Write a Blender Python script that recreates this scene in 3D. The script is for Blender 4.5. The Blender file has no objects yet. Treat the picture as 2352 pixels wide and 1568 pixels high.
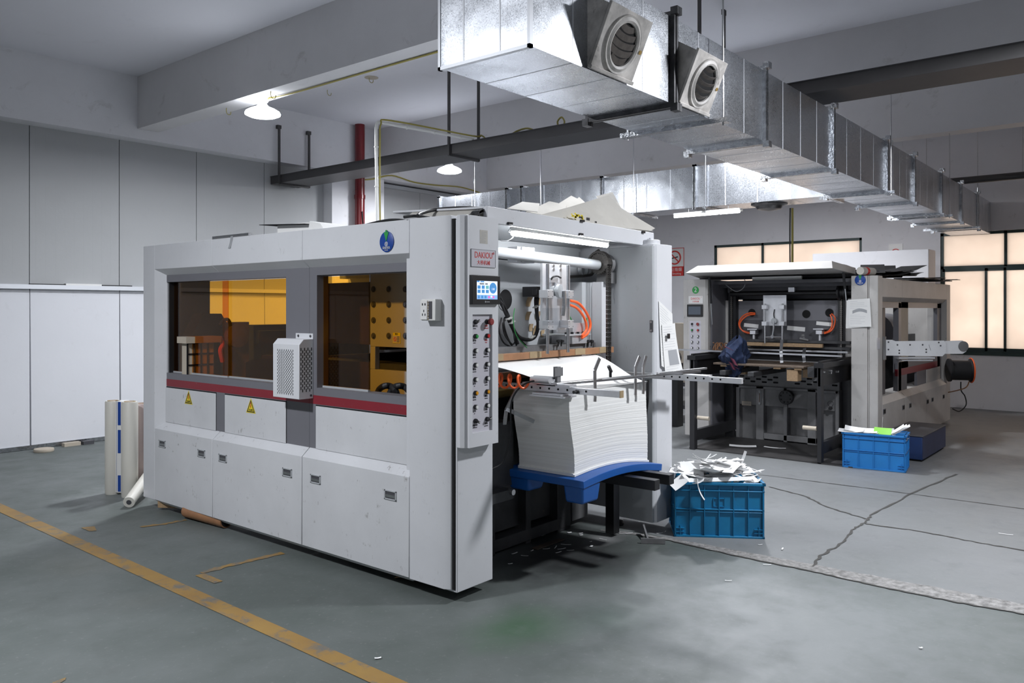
import bpy, bmesh, math, random
from mathutils import Vector, Matrix

# ------------------------------------------------------------------ camera, world, lights, exposure
SC = bpy.context.scene
COL = SC.collection
F, CX, HY, EYE = 1848.0, 1176.0, 709.0, 1.6          # focal length in px, principal column, horizon row, eye height
CA, SA = 0.7719061, 0.6357365
cam_d = bpy.data.cameras.new('camera')
cam = bpy.data.objects.new('camera', cam_d); COL.objects.link(cam)
cam.location = (0, 0, EYE)
cam.rotation_euler = (math.pi / 2, 0, math.atan2(SA, CA) - math.pi / 2)
cam_d.sensor_width = 36.0
cam_d.lens = F / 2352 * 36.0
cam_d.shift_y = -(784.0 - HY) / 2352
cam_d.clip_start = 0.05
cam_d.clip_end = 100
SC.camera = cam
SC.view_settings.view_transform = 'Standard'
SC.view_settings.look = 'None'
SC.view_settings.gamma = 1.0
SC.view_settings.use_curve_mapping = False
SC.view_settings.exposure = 0.0

w = bpy.data.worlds.new('sky'); SC.world = w; w.use_nodes = True
bg = w.node_tree.nodes['Background']
bg.inputs[0].default_value = (1.0, 0.82, 0.69, 1); bg.inputs[1].default_value = 2.15

def area_light(x, y, z, watt, size=0.32, color=(0.93, 0.955, 1.0)):
    ld = bpy.data.lights.new('lamp_light', 'AREA'); ld.shape = 'DISK'; ld.size = size
    ld.energy = watt; ld.color = color
    o = bpy.data.objects.new('lamp_light', ld); COL.objects.link(o); o.location = (x, y, z)
    return o
LAMP_Z = 3.50
LAMPS = [(4.85, 7.38, 115), (8.62, 8.30, 110), (4.85, 3.95, 70), (8.45, 3.75, 110),    # over the presses
         (0.2, 4.2, 180), (1.0, -1.2, 40), (5.4, 0.5, 185), (11.33, 4.6, 110)]        # hall lamps out of frame; last one added, hidden, to brighten the far wall
for (x, y, p) in LAMPS:
    area_light(x, y, LAMP_Z, p)

# ------------------------------------------------------------------ measuring helpers: a point of the photograph on a known plane
def ray(u, v):
    r = (u - CX) / F; dn = (v - HY) / F
    return (SA * r + CA, -CA * r + SA, -dn)
def PX(u, v, x):
    a = ray(u, v); t = x / a[0]; return Vector((x, a[1] * t, EYE + a[2] * t))
def PY(u, v, y):
    a = ray(u, v); t = y / a[1]; return Vector((a[0] * t, y, EYE + a[2] * t))
def PZ(u, v, z):
    a = ray(u, v); t = (z - EYE) / a[2]; return Vector((a[0] * t, a[1] * t, z))

# ------------------------------------------------------------------ mesh builder
class MB:
    def __init__(s): s.v = []; s.f = []
    def add(s, vs, fs):
        o = len(s.v); s.v += [tuple(p) for p in vs]; s.f += [tuple(i + o for i in f) for f in fs]; return s
    def hexa(s, p):
        return s.add(p, [(0, 3, 2, 1), (4, 5, 6, 7), (0, 1, 5, 4), (1, 2, 6, 5), (2, 3, 7, 6), (3, 0, 4, 7)])
    def box(s, x0, x1, y0, y1, z0, z1):
        x0, x1 = sorted((x0, x1)); y0, y1 = sorted((y0, y1)); z0, z1 = sorted((z0, z1))
        return s.hexa([(x0, y0, z0), (x1, y0, z0), (x1, y1, z0), (x0, y1, z0), (x0, y0, z1), (x1, y0, z1), (x1, y1, z1), (x0, y1, z1)])
    def obox(s, c, ax, ay, az):                     # centre and three half-axes
        c, ax, ay, az = map(Vector, (c, ax, ay, az))
        return s.hexa([c - ax - ay - az, c + ax - ay - az, c + ax + ay - az, c - ax + ay - az, c - ax - ay + az, c + ax - ay + az, c + ax + ay + az, c - ax + ay + az])
    def bar(s, p0, p1, wd, ht, up=(0, 0, 1)):        # a rectangular bar between two points
        p0, p1, up = Vector(p0), Vector(p1), Vector(up)
        d = p1 - p0; sd = d.cross(up).normalized(); u2 = sd.cross(d).normalized()
        return s.obox((p0 + p1) / 2, d / 2, sd * wd / 2, u2 * ht / 2)
    def prism(s, poly, axis, a, b):
        n = len(poly)
        mk = {'x': lambda p, q: (q, p[0], p[1]), 'y': lambda p, q: (p[0], q, p[1]), 'z': lambda p, q: (p[0], p[1], q)}[axis]
        return s.add([mk(p, a) for p in poly] + [mk(p, b) for p in poly],
                     [tuple(range(n - 1, -1, -1)), tuple(range(n, 2 * n))] + [(i, (i + 1) % n, n + (i + 1) % n, n + i) for i in range(n)])
    def cyl(s, p0, p1, r0, r1=None, n=16):
        r1 = r0 if r1 is None else r1
        p0, p1 = Vector(p0), Vector(p1); d = (p1 - p0).normalized()
        a = d.orthogonal().normalized(); b = d.cross(a)
        vs = []
        for (p, r) in ((p0, r0), (p1, r1)):
            vs += [p + (a * math.cos(2 * math.pi * i / n) + b * math.sin(2 * math.pi * i / n)) * r for i in range(n)]
        return s.add(vs, [tuple(range(n - 1, -1, -1)), tuple(range(n, 2 * n))] + [(i, (i + 1) % n, n + (i + 1) % n, n + i) for i in range(n)])
    def lathe(s, c, axis, prof, n=24):               # prof: (radius, height along axis)
        c, d = Vector(c), Vector(axis).normalized(); a = d.orthogonal().normalized(); b = d.cross(a); m = len(prof); vs = []
        for (r, h) in prof:
            vs += [c + d * h + (a * math.cos(2 * math.pi * i / n) + b * math.sin(2 * math.pi * i / n)) * max(r, 1e-4) for i in range(n)]
        fs = [(k * n + i, k * n + (i + 1) % n, (k + 1) * n + (i + 1) % n, (k + 1) * n + i) for k in range(m - 1) for i in range(n)]
        return s.add(vs, fs + [tuple(range(n - 1, -1, -1)), tuple((m - 1) * n + i for i in range(n))])
    def tube(s, pts, r, n=8, smooth=True, closed=False):
        pts = [Vector(p) for p in pts]
        if smooth and len(pts) > 2:
            q = []; P = pts; L = len(P)
            for i in range(L - (0 if closed else 1)):
                p0, p1, p2, p3 = (P[(i - 1) % L] if (closed or i > 0) else P[i]), P[i], P[(i + 1) % L], (P[(i + 2) % L] if (closed or i + 2 < L) else P[(i + 1) % L])
                for t in (0, .2, .4, .6, .8):
                    q.append(.5 * ((2 * p1) + (p2 - p0) * t + (2 * p0 - 5 * p1 + 4 * p2 - p3) * t * t + (3 * p1 - p0 - 3 * p2 + p3) * t ** 3))
            if not closed: q.append(P[-1])
            pts = q
        L = len(pts); vs = []; a = None
        for i, p in enumerate(pts):
            d = (pts[(i + 1) % L] - pts[i - 1]) if closed else (pts[min(i + 1, L - 1)] - pts[max(i - 1, 0)])
            d = d.normalized() if d.length > 1e-9 else Vector((0, 0, 1))
            a = d.orthogonal().normalized() if a is None else (a - d * a.dot(d))
            a = a.normalized() if a.length > 1e-6 else d.orthogonal().normalized()
            b = d.cross(a)
            vs += [p + (a * math.cos(2 * math.pi * k / n) + b * math.sin(2 * math.pi * k / n)) * r for k in range(n)]
        fs = [(i * n + k, i * n + (k + 1) % n, ((i + 1) % L) * n + (k + 1) % n, ((i + 1) % L) * n + k) for i in range(L if closed else L - 1) for k in range(n)]
        if not closed: fs += [tuple(range(n - 1, -1, -1)), tuple((L - 1) * n + k for k in range(n))]
        return s.add(vs, fs)
    def sheet(s, fn, nu, nv, th):                    # fn(u,v) -> point, both 0..1; a sheet with thickness
        top = [Vector(fn(i / nu, j / nv)) for j in range(nv + 1) for i in range(nu + 1)]
        W = nu + 1; up = []
        for j in range(nv + 1):
            for i in range(W):
                a = top[j * W + min(i + 1, nu)] - top[j * W + max(i - 1, 0)]; b = top[min(j + 1, nv) * W + i] - top[max(j - 1, 0) * W + i]
                q = a.cross(b); up.append(q.normalized() if q.length > 1e-12 else Vector((0, 0, 1)))
        vs = top + [t - q * th for t, q in zip(top, up)]; o = len(top); fs = []
        for j in range(nv):
            for i in range(nu):
                k = j * W + i
                fs += [(k, k + 1, k + W + 1, k + W), (o + k, o + k + W, o + k + W + 1, o + k + 1)]
        ring = list(range(W)) + [j * W + nu for j in range(1, nv + 1)] + [nv * W + i for i in range(nu - 1, -1, -1)] + [j * W for j in range(nv - 1, 0, -1)]
        for q in range(len(ring)):
            a, b = ring[q], ring[(q + 1) % len(ring)]
            fs.append((a, o + a, o + b, b))
        return s.add(vs, fs)
    def ring(s, c, axis, r0, r1, h, n=32):           # flat annulus of height h
        return s.lathe_open(c, axis, [(r0, 0), (r1, 0), (r1, h), (r0, h), (r0, 0)], n)
    def lathe_open(s, c, axis, prof, n=24):
        c, d = Vector(c), Vector(axis).normalized(); a = d.orthogonal().normalized(); b = d.cross(a); m = len(prof); vs = []
        for (r, h) in prof:
            vs += [c + d * h + (a * math.cos(2 * math.pi * i / n) + b * math.sin(2 * math.pi * i / n)) * r for i in range(n)]
        return s.add(vs, [(k * n + i, k * n + (i + 1) % n, (k + 1) * n + (i + 1) % n, (k + 1) * n + i) for k in range(m - 1) for i in range(n)])

ORIGIN = {}
def make(name, mb, mat, off, bevel=0.0, smooth=True, ang=35, seg=2):
    me = bpy.data.meshes.new(name)
    me.from_pydata([(p[0] - off[0], p[1] - off[1], p[2] - off[2]) for p in mb.v], [], mb.f)
    bm = bmesh.new(); bm.from_mesh(me)
    bmesh.ops.recalc_face_normals(bm, faces=bm.faces); bm.to_mesh(me); bm.free()
    if smooth:
        me.polygons.foreach_set('use_smooth', [True] * len(me.polygons)); me.set_sharp_from_angle(angle=math.radians(ang))
    me.materials.append(mat)
    o = bpy.data.objects.new(name, me); COL.objects.link(o)
    if bevel:
        b = o.modifiers.new('edge', 'BEVEL'); b.width = bevel; b.segments = seg; b.limit_method = 'ANGLE'; b.angle_limit = math.radians(50); b.harden_normals = False
    return o
def meta(o, label, cat, group=None, kind=None):
    if label: o['label'] = label
    if cat: o['category'] = cat
    if group: o['group'] = group
    if kind: o['kind'] = kind
    return o
def thing(name, loc, label, cat, group=None):
    o = bpy.data.objects.new(name, None); COL.objects.link(o); o.location = loc; o.empty_display_size = .1
    ORIGIN[o] = Vector(loc); return meta(o, label, cat, group)
def part(parent, name, mb, mat, label=None, kind=None, **k):
    o = make(name, mb, mat, ORIGIN[parent], **k); o.parent = parent; ORIGIN[o] = ORIGIN[parent]
    return meta(o, label, None, None, kind)
def solo(name, mb, mat, label, cat, group=None, kind=None, **k):
    xs, ys, zs = zip(*mb.v); off = ((min(xs) + max(xs)) / 2, (min(ys) + max(ys)) / 2, min(zs))
    o = make(name, mb, mat, off, **k); o.location = off; ORIGIN[o] = Vector(off)
    return meta(o, label, cat, group, kind)
def struct(name, mb, mat, **k):
    o = make(name, mb, mat, (0, 0, 0), **k); ORIGIN[o] = Vector((0, 0, 0)); o['kind'] = 'structure'; return o

def text_part(parent, name, s, at, right, up, size, mat, align='CENTER', depth=.0006, sx=1.0, label=None):
    cu = bpy.data.curves.new('lettering', 'FONT'); cu.body = s; cu.size = size; cu.align_x = align; cu.align_y = 'CENTER'; cu.extrude = depth; cu.resolution_u = 3
    t = bpy.data.objects.new('lettering', cu); COL.objects.link(t)
    dg = bpy.context.evaluated_depsgraph_get(); dg.update()
    me = bpy.data.meshes.new_from_object(t.evaluated_get(dg))
    bpy.data.objects.remove(t); bpy.data.curves.remove(cu)
    right, up = Vector(right).normalized(), Vector(up).normalized(); nr = right.cross(up)
    rel = Vector(at) - ORIGIN[parent]
    for v in me.vertices:
        c = v.co.copy(); v.co = rel + right * c.x * sx + up * c.y + nr * c.z
    me.materials.clear(); me.materials.append(mat); me.name = name
    o = bpy.data.objects.new(name, me); COL.objects.link(o); o.parent = parent; ORIGIN[o] = ORIGIN[parent]
    return meta(o, label, None)

# ------------------------------------------------------------------ materials
def nt(name):
    m = bpy.data.materials.new(name); m.use_nodes = True
    t = m.node_tree; return m, t, t.nodes['Principled BSDF']
def N(t, kind, **k):
    n = t.nodes.new(kind)
    for a, b in k.items():
        if a.startswith('i_'):
            key = a[2:]; n.inputs[int(key) if key.isdigit() else key.replace('_', ' ')].default_value = b
        else: setattr(n, a, b)
    return n
def pos(t, scale=(1, 1, 1)):
    g = N(t, 'ShaderNodeNewGeometry'); m = N(t, 'ShaderNodeMapping'); m.inputs['Scale'].default_value = scale
    t.links.new(g.outputs['Position'], m.inputs['Vector']); return m.outputs[0]
def noise(t, scale, detail=4, rough=.55, st=(1, 1, 1), dist=0.0):
    n = N(t, 'ShaderNodeTexNoise', i_Scale=scale, i_Detail=detail, i_Roughness=rough, i_Distortion=dist)
    t.links.new(pos(t, st), n.inputs['Vector']); return n.outputs['Fac']
def ramp(t, fac, a, b, ca=(0, 0, 0, 1), cb=(1, 1, 1, 1)):
    r = N(t, 'ShaderNodeValToRGB'); e = r.color_ramp.elements
    e[0].position = a; e[0].color = ca; e[1].position = b; e[1].color = cb
    t.links.new(fac, r.inputs[0]); return r.outputs[0]
def mix(t, fac, a, b, mode='MIX'):
    m = N(t, 'ShaderNodeMixRGB', blend_type=mode)
    for i, x in ((0, fac), (1, a), (2, b)):
        if isinstance(x, (int, float)): m.inputs[i].default_value = x
        elif isinstance(x, tuple): m.inputs[i].default_value = (*x[:3], 1)
        else: t.links.new(x, m.inputs[i])
    return m.outputs[0]
def math_(t, op, a, b=None, c=None):
    m = N(t, 'ShaderNodeMath', operation=op)
    for i, x in enumerate((a, b, c)):
        if x is None: continue
        if isinstance(x, (int, float)): m.inputs[i].default_value = x
        else: t.links.new(x, m.inputs[i])
    return m.outputs[0]
def bump(t, p, h, strength, dist=.01):
    b = N(t, 'ShaderNodeBump', i_Strength=strength, i_Distance=dist); t.links.new(h, b.inputs['Height']); t.links.new(b.outputs[0], p.inputs['Normal'])

def plain(name, col, rough=.5, metal=0.0, var=.0, vs=6, dirt=0.0, dcol=(.12, .10, .08), dscale=9, bmp=0.0, bs=60, spec=None, st=(1, 1, 1)):
    m, t, p = nt(name)
    p.inputs['Roughness'].default_value = rough; p.inputs['Metallic'].default_value = metal
    if spec is not None: p.inputs['Specular IOR Level'].default_value = spec
    c = (*col, 1)
    if var or dirt:
        out = mix(t, ramp(t, noise(t, vs, 5, .6, st), .3, .75), tuple(x * (1 - var) for x in col), tuple(min(1, x * (1 + var * .5)) for x in col))
        if dirt:
            a = ramp(t, noise(t, dscale, 6, .7, (1, 1, 1.6), .6), .57, .70)
            b = ramp(t, noise(t, dscale * 6, 3, .6, (1.4, 1.4, .5)), .53, .66)
            out = mix(t, math_(t, 'MULTIPLY', math_(t, 'MULTIPLY', a, b), dirt), out, dcol)
        t.links.new(out, p.inputs['Base Color'])
    else: p.inputs['Base Color'].default_value = c
    if bmp: bump(t, p, noise(t, bs, 3), bmp)
    return m
def glow(name, col, strength):
    m, t, p = nt(name); p.inputs['Base Color'].default_value = (*col, 1); p.inputs['Emission Color'].default_value = (*col, 1); p.inputs['Emission Strength'].default_value = strength
    return m

M = {}
M['paint'] = plain('white_enamel', (.66, .67, .70), .42, var=.05, vs=2.5, dirt=.28, dscale=11)
M['paint2'] = plain('aged_white_enamel', (.52, .505, .49), .5, var=.12, vs=3, dirt=.75, dscale=8, dcol=(.10, .08, .06))
M['cabinet'] = plain('scuffed_white_enamel', (.64, .65, .675), .45, var=.09, vs=2, dirt=.9, dscale=7, dcol=(.12, .10, .09))
M['grey'] = plain('grey_enamel', (.165, .165, .185), .42, var=.04, vs=2, dirt=.2)
M['lgrey'] = plain('light_grey_enamel', (.42, .44, .46), .4, var=.06, vs=3, dirt=.35)
M['dgrey'] = plain('dark_grey_enamel', (.07, .07, .08), .5, var=.12, vs=4)
M['red'] = plain('red_stripe', (.23, .018, .03), .42, var=.06, dirt=.4, dcol=(.4, .3, .3), dscale=16)
M['black'] = plain('black_plastic', (.012, .012, .014), .4)
M['rubber'] = plain('black_rubber', (.014, .014, .016), .55)
M['void'] = plain('unlit_recess', (.006, .006, .007), .9)
M['iron'] = plain('oily_cast_iron', (.065, .066, .070), .5, var=.35, vs=5, bmp=.15, bs=30, metal=.3, dirt=.6, dcol=(.12, .11, .1), dscale=5)
M['iron2'] = plain('grey_cast_iron', (.20, .20, .205), .5, var=.3, vs=4, bmp=.12, bs=30, dirt=.7, dcol=(.02, .02, .02), dscale=4)
M['steel'] = plain('brushed_steel', (.62, .63, .65), .28, metal=1.0, var=.12, vs=30, st=(1, 1, 8))
M['alu'] = plain('milled_aluminium', (.72, .73, .76), .33, metal=.6, var=.1, vs=14)
M['chain'] = plain('oily_chain_steel', (.16, .15, .14), .38, metal=.9, var=.3, vs=80)
M['tray'] = plain('grey_painted_tray', (.055, .053, .055), .5, var=.15, vs=4)
M['wood'] = plain('raw_wood', (.40, .27, .155), .6, var=.25, vs=7, st=(1, 9, 9), bmp=.1)
M['wooddark'] = plain('dirty_wood', (.13, .095, .07), .7, var=.35, vs=6, st=(1, 8, 8), bmp=.15)
M['ply'] = plain('brown_board', (.36, .18, .09), .5, var=.25, vs=9)
M['paper'] = plain('white_paper', (.80, .80, .79), .75, var=.02)
M['card'] = plain('greyboard', (.52, .50, .46), .8, var=.1, vs=5, dirt=.4)
M['blackcard'] = plain('black_card', (.018, .018, .02), .6, var=.2)
M['scrap'] = plain('offcut_paper', (.88, .88, .88), .7)
M['matte'] = plain('matte_black_sheet', (.02, .02, .022), .95, spec=.05)
M['blacksteel'] = plain('black_painted_steel', (.020, .020, .023), .5, var=.3, vs=6)
M['bluep'] = plain('blue_plastic', (.008, .095, .37), .42, var=.12, vs=3, dirt=.3, dcol=(.12, .14, .18))
M['crate'] = plain('blue_crate_plastic', (.006, .19, .40), .4, var=.25, vs=4, dirt=.6, dcol=(.05, .06, .08), dscale=5)
M['crate2'] = plain('bright_blue_crate_plastic', (.015, .19, .53), .42, var=.12, vs=4, dirt=.35, dcol=(.08, .09, .12), dscale=5)
M['bluestep'] = plain('navy_step_paint', (.010, .03, .11), .5, var=.25, vs=4, dirt=.5)
M['orange'] = plain('orange_hose', (.90, .135, .03), .35)
M['green'] = plain('green_plastic', (.03, .32, .07), .4)
M['lime'] = plain('lime_print', (.25, .62, .08), .5)
M['redcap'] = plain('red_cap', (.60, .02, .02), .35)
M['dullred'] = plain('dull_red_cap', (.25, .03, .03), .5)
M['yellowcap'] = plain('amber_cap', (.75, .32, .01), .35)
M['whitecap'] = plain('white_cap', (.75, .75, .74), .35)
M['redink'] = plain('red_print', (.62, .03, .025), .5)
M['blackink'] = plain('black_print', (.02, .02, .022), .6)
M['blueink'] = plain('blue_print', (.008, .055, .30), .4)
M['greyink'] = plain('grey_print', (.35, .36, .38), .7)
M['faintink'] = plain('faint_print', (.52, .53, .56), .75)
M['armwhite'] = plain('bright_cast_aluminium', (.78, .79, .81), .4, metal=.15, var=.08)
M['warn'] = plain('warning_yellow', (.78, .62, .02), .45)
M['pipe'] = plain('red_pipe_paint', (.15, .008, .012), .3, var=.1)
M['pvc'] = plain('white_pvc', (.72, .72, .70), .35)
M['ycable'] = plain('yellow_green_cable', (.33, .28, .06), .45)
M['brass'] = plain('brass', (.55, .40, .15), .35, metal=.8)
M['silverink'] = plain('sign_plate_grey', (.56, .55, .60), .35)
M['jacket'] = plain('navy_cloth', (.006, .016, .052), .9, var=.25, vs=20, bmp=.2, bs=120)
M['maroon'] = plain('maroon_cloth', (.07, .006, .022), .9, var=.2)
M['cream'] = plain('cream_board', (.50, .44, .36), .7, var=.06)
M['plate'] = plain('cream_plate_enamel', (.40, .38, .34), .45, var=.05)
M['kraft'] = plain('kraft_paper', (.38, .28, .16), .7, var=.15, vs=12)
M['rollwhite'] = plain('film_roll_white', (.68, .66, .60), .45, var=.06, vs=5, st=(1, 1, .3))
M['pinkroll'] = plain('pink_film_roll', (.62, .50, .48), .45, var=.06)
M['shade'] = glow('lamp_glow', (.9, .94, 1.0), 14.0)
M['tubeglow'] = glow('tube_glow', (.95, .97, 1.0), 38.0)
M['tubefar'] = glow('far_tube_glow', (.95, .97, 1.0), 12.0)
M['lcd'] = glow('screen_white', (.72, .78, .90), .75)
M['lcdblue'] = glow('screen_blue', (.05, .22, .50), .75)
M['lcdteal'] = glow('screen_teal', (.12, .38, .40), .75)
M['lcdpink'] = glow('screen_pink', (.75, .12, .45), .75)
M['lcdbar'] = glow('screen_bar', (.22, .40, .70), .7)
M['lcdoff'] = plain('screen_idle', (.10, .12, .15), .25)

def schlick(t, f0):
    lw = N(t, 'ShaderNodeLayerWeight', i_Blend=.5)
    return math_(t, 'MULTIPLY_ADD', math_(t, 'POWER', lw.outputs['Facing'], 5.0), 1 - f0, f0)
def amber():
    m, t, p = nt('amber_acrylic')
    out = t.nodes['Material Output']
    tr = N(t, 'ShaderNodeBsdfTransparent'); gl = N(t, 'ShaderNodeBsdfGlossy', i_Roughness=.02); gl.inputs[0].default_value = (.9, .9, .92, 1)
    tr.inputs[0].default_value = (.935, .645, .20, 1)
    fr = schlick(t, .045); mx = N(t, 'ShaderNodeMixShader')
    t.links.new(fr, mx.inputs[0]); t.links.new(tr.outputs[0], mx.inputs[1]); t.links.new(gl.outputs[0], mx.inputs[2]); t.links.new(mx.outputs[0], out.inputs[0])
    return m
M['amber'] = amber()
def clearplastic():
    m, t, p = nt('clear_acrylic'); out = t.nodes['Material Output']
    tr = N(t, 'ShaderNodeBsdfTransparent'); gl = N(t, 'ShaderNodeBsdfGlossy', i_Roughness=.05); tr.inputs[0].default_value = (.93, .94, .95, 1)
    fr = schlick(t, .05); mx = N(t, 'ShaderNodeMixShader')
    t.links.new(fr, mx.inputs[0]); t.links.new(tr.outputs[0], mx.inputs[1]); t.links.new(gl.outputs[0], mx.inputs[2]); t.links.new(mx.outputs[0], out.inputs[0]); return m
M['clear'] = clearplastic()
def frosted():
    m, t, p = nt('frosted_glass'); out = t.nodes['Material Output']
    tl = N(t, 'ShaderNodeBsdfTranslucent'); df = N(t, 'ShaderNodeBsdfDiffuse'); mx = N(t, 'ShaderNodeMixShader', i_0=.18)
    c = mix(t, ramp(t, noise(t, 1.2, 4), .3, .8), (.80, .78, .76), (.97, .95, .93))
    t.links.new(c, tl.inputs[0]); df.inputs[0].default_value = (.6, .58, .56, 1)
    t.links.new(tl.outputs[0], mx.inputs[1]); t.links.new(df.outputs[0], mx.inputs[2]); t.links.new(mx.outputs[0], out.inputs[0]); return m
M['frost'] = frosted()

def galvanised():
    m, t, p = nt('galvanised_steel')
    p.inputs['Metallic'].default_value = 1.0
    v = N(t, 'ShaderNodeTexVoronoi', i_Scale=210.0); t.links.new(pos(t), v.inputs['Vector'])
    sp = N(t, 'ShaderNodeSeparateColor'); t.links.new(v.outputs['Color'], sp.inputs[0])
    n2 = noise(t, 3.0, 3, .5)
    col = mix(t, sp.outputs[0], (.54, .56, .60), (.64, .67, .72))
    soot = None
    for (c, r) in (((3.45, 2.12, 2.98), .30), ((4.34, 2.12, 2.98), .36), ((4.2, 2.2, 3.0), .16)):
        g = N(t, 'ShaderNodeNewGeometry'); d = N(t, 'ShaderNodeVectorMath', operation='DISTANCE'); d.inputs[1].default_value = c
        t.links.new(g.outputs['Position'], d.inputs[0])
        k = math_(t, 'MULTIPLY', math_(t, 'SUBTRACT', 1.0, math_(t, 'DIVIDE', d.outputs['Value'], r)), 1.6)
        k = math_(t, 'MULTIPLY', math_(t, 'MAXIMUM', k, 0.0), noise(t, 9, 5, .65))
        soot = k if soot is None else math_(t, 'ADD', soot, k)
    soot = math_(t, 'MINIMUM', soot, .85)
    col = mix(t, soot, col, (.02, .018, .017))
    t.links.new(col, p.inputs['Base Color'])
    r = math_(t, 'MULTIPLY_ADD', sp.outputs[1], .12, .20)
    r = math_(t, 'ADD', r, math_(t, 'MULTIPLY', n2, .12))
    t.links.new(r, p.inputs['Roughness'])
    h = math_(t, 'ADD', math_(t, 'MULTIPLY', noise(t, 2.2, 2, .4), 1.0), math_(t, 'MULTIPLY', sp.outputs[2], .004))
    bump(t, p, h, .35, .06)
    return m
M['galv'] = galvanised()
M['seam'] = plain('folded_seam_steel', (.70, .72, .76), .5, metal=.5)
M['galvdark'] = plain('sooty_flange', (.10, .10, .105), .4, metal=.8, var=.5, vs=15)
M['galvflange'] = plain('crimped_galvanised_flange', (.55, .57, .60), .25, metal=1.0, var=.4, vs=25, bmp=.5, bs=45)
M['ventface'] = plain('sooted_plastic', (.74, .71, .68), .5, var=.55, vs=7, dirt=1.0, dcol=(.03, .028, .027), dscale=4)
M['ventslat'] = plain('sooted_slat', (.13, .115, .105), .5, var=.4, vs=30)

def wallpaint(name, col, spots=.25, sc=1.3, st=(1, 1, 1)):
    m, t, p = nt(name); p.inputs['Roughness'].default_value = .75
    a = ramp(t, noise(t, sc, 6, .62, st), .35, .78)
    c = mix(t, a, col, tuple(x * (1 - spots * .35) for x in col))
    b = math_(t, 'MULTIPLY', ramp(t, noise(t, sc * 3.1, 7, .7, st, .8), .60, .72), spots)
    c = mix(t, b, c, (.30, .28, .26)); t.links.new(c, p.inputs['Base Color'])
    bump(t, p, noise(t, 14, 5, .6), .12, .01); return m
M['wall'] = wallpaint('painted_plaster', (.76, .76, .79), .30)
M['beam'] = wallpaint('rough_plaster_beam', (.70, .69, .70), .35, 1.0)
M['ceil'] = wallpaint('ceiling_plaster', (.80, .80, .85), .08, .8)
M['panelwall'] = wallpaint('insulated_metal_panel', (.42, .43, .44), .10, .7)
M['sheetwall'] = wallpaint('white_plastic_sheeting', (.70, .71, .75), .10, 1.6)
M['winframe'] = plain('dark_green_window_frame', (.012, .035, .033), .4)

def floor_mat():
    m, t, p = nt('painted_concrete')
    g = N(t, 'ShaderNodeNewGeometry'); d = N(t, 'ShaderNodeVectorMath', operation='DOT_PRODUCT')
    A, B = PZ(1560, 1240, 0), PZ(2352, 1410, 0); nv = Vector((-(B - A).y, (B - A).x, 0)).normalized()
    d.inputs[1].default_value = nv; t.links.new(g.outputs['Position'], d.inputs[0])
    side = math_(t, 'SUBTRACT', d.outputs['Value'], A.dot(nv))                       # >0 beyond the expansion joint
    back = ramp(t, math_(t, 'MULTIPLY_ADD', side, 12, .5), .4, .6)
    n1 = noise(t, .9, 6, .6); n2 = noise(t, 4.5, 5, .6, (1, 1, 1), .15); n3 = noise(t, 34, 4, .6)
    front = mix(t, ramp(t, n1, .35, .68), (.088, .104, .097), (.140, .155, .153))
    backc = mix(t, ramp(t, n1, .35, .68), (.170, .178, .180), (.205, .212, .220))
    c = mix(t, back, front, backc)
    c = mix(t, math_(t, 'MULTIPLY', ramp(t, n2, .56, .74), .22), c, (.08, .08, .078))
    c = mix(t, math_(t, 'MULTIPLY', ramp(t, n3, .60, .70), .16), c, (.36, .36, .35))
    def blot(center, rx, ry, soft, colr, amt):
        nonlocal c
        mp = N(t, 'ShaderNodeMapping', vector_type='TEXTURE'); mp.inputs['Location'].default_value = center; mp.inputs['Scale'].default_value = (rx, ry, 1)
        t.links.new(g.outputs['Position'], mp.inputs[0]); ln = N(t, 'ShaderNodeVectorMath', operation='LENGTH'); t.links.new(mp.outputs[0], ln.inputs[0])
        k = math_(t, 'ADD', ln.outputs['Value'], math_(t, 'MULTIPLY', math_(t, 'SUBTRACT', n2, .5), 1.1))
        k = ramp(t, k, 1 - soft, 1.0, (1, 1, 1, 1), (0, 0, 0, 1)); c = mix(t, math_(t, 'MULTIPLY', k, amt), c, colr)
    blot((*PZ(1310, 1275, 0)[:2], 0), .70, .62, .7, (.028, .028, .029), .85)           # dust and stain before the delivery, with the press's shadow painted in
    blot((*PZ(1200, 1440, 0)[:2], 0), .40, .32, .9, (.045, .105, .05), .7)             # green spill
    blot((*PZ(1400, 1420, 0)[:2], 0), .30, .28, .9, (.04, .075, .055), .6)
    blot((*PZ(1850, 1440, 0)[:2], 0), 1.5, 1.35, .8, (.20, .212, .218), .75)           # paler bluish paint, also carrying the lamps' brightness on this side
    blot((*PZ(300, 1130, 0)[:2], 0), .55, .5, .8, (.30, .32, .32), .5)
    blot((*PZ(1390, 1235, 0)[:2], 0), .32, .13, .8, (.33, .33, .33), .5)               # paper dust
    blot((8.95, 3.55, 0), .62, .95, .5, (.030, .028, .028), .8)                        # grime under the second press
    blot((11.2, 1.9, 0), .75, .30, .8, (.035, .02, .014), .7)
    blot((12.9, .6, 0), 2.2, 1.9, .9, (.085, .075, .066), .85)
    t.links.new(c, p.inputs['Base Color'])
    t.links.new(math_(t, 'MULTIPLY_ADD', n2, .30, .36), p.inputs['Roughness'])
    p.inputs['Specular IOR Level'].default_value = .35
    bump(t, p, noise(t, 22, 6, .6), .08, .01)
    return m
M['floor'] = floor_mat()
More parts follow.
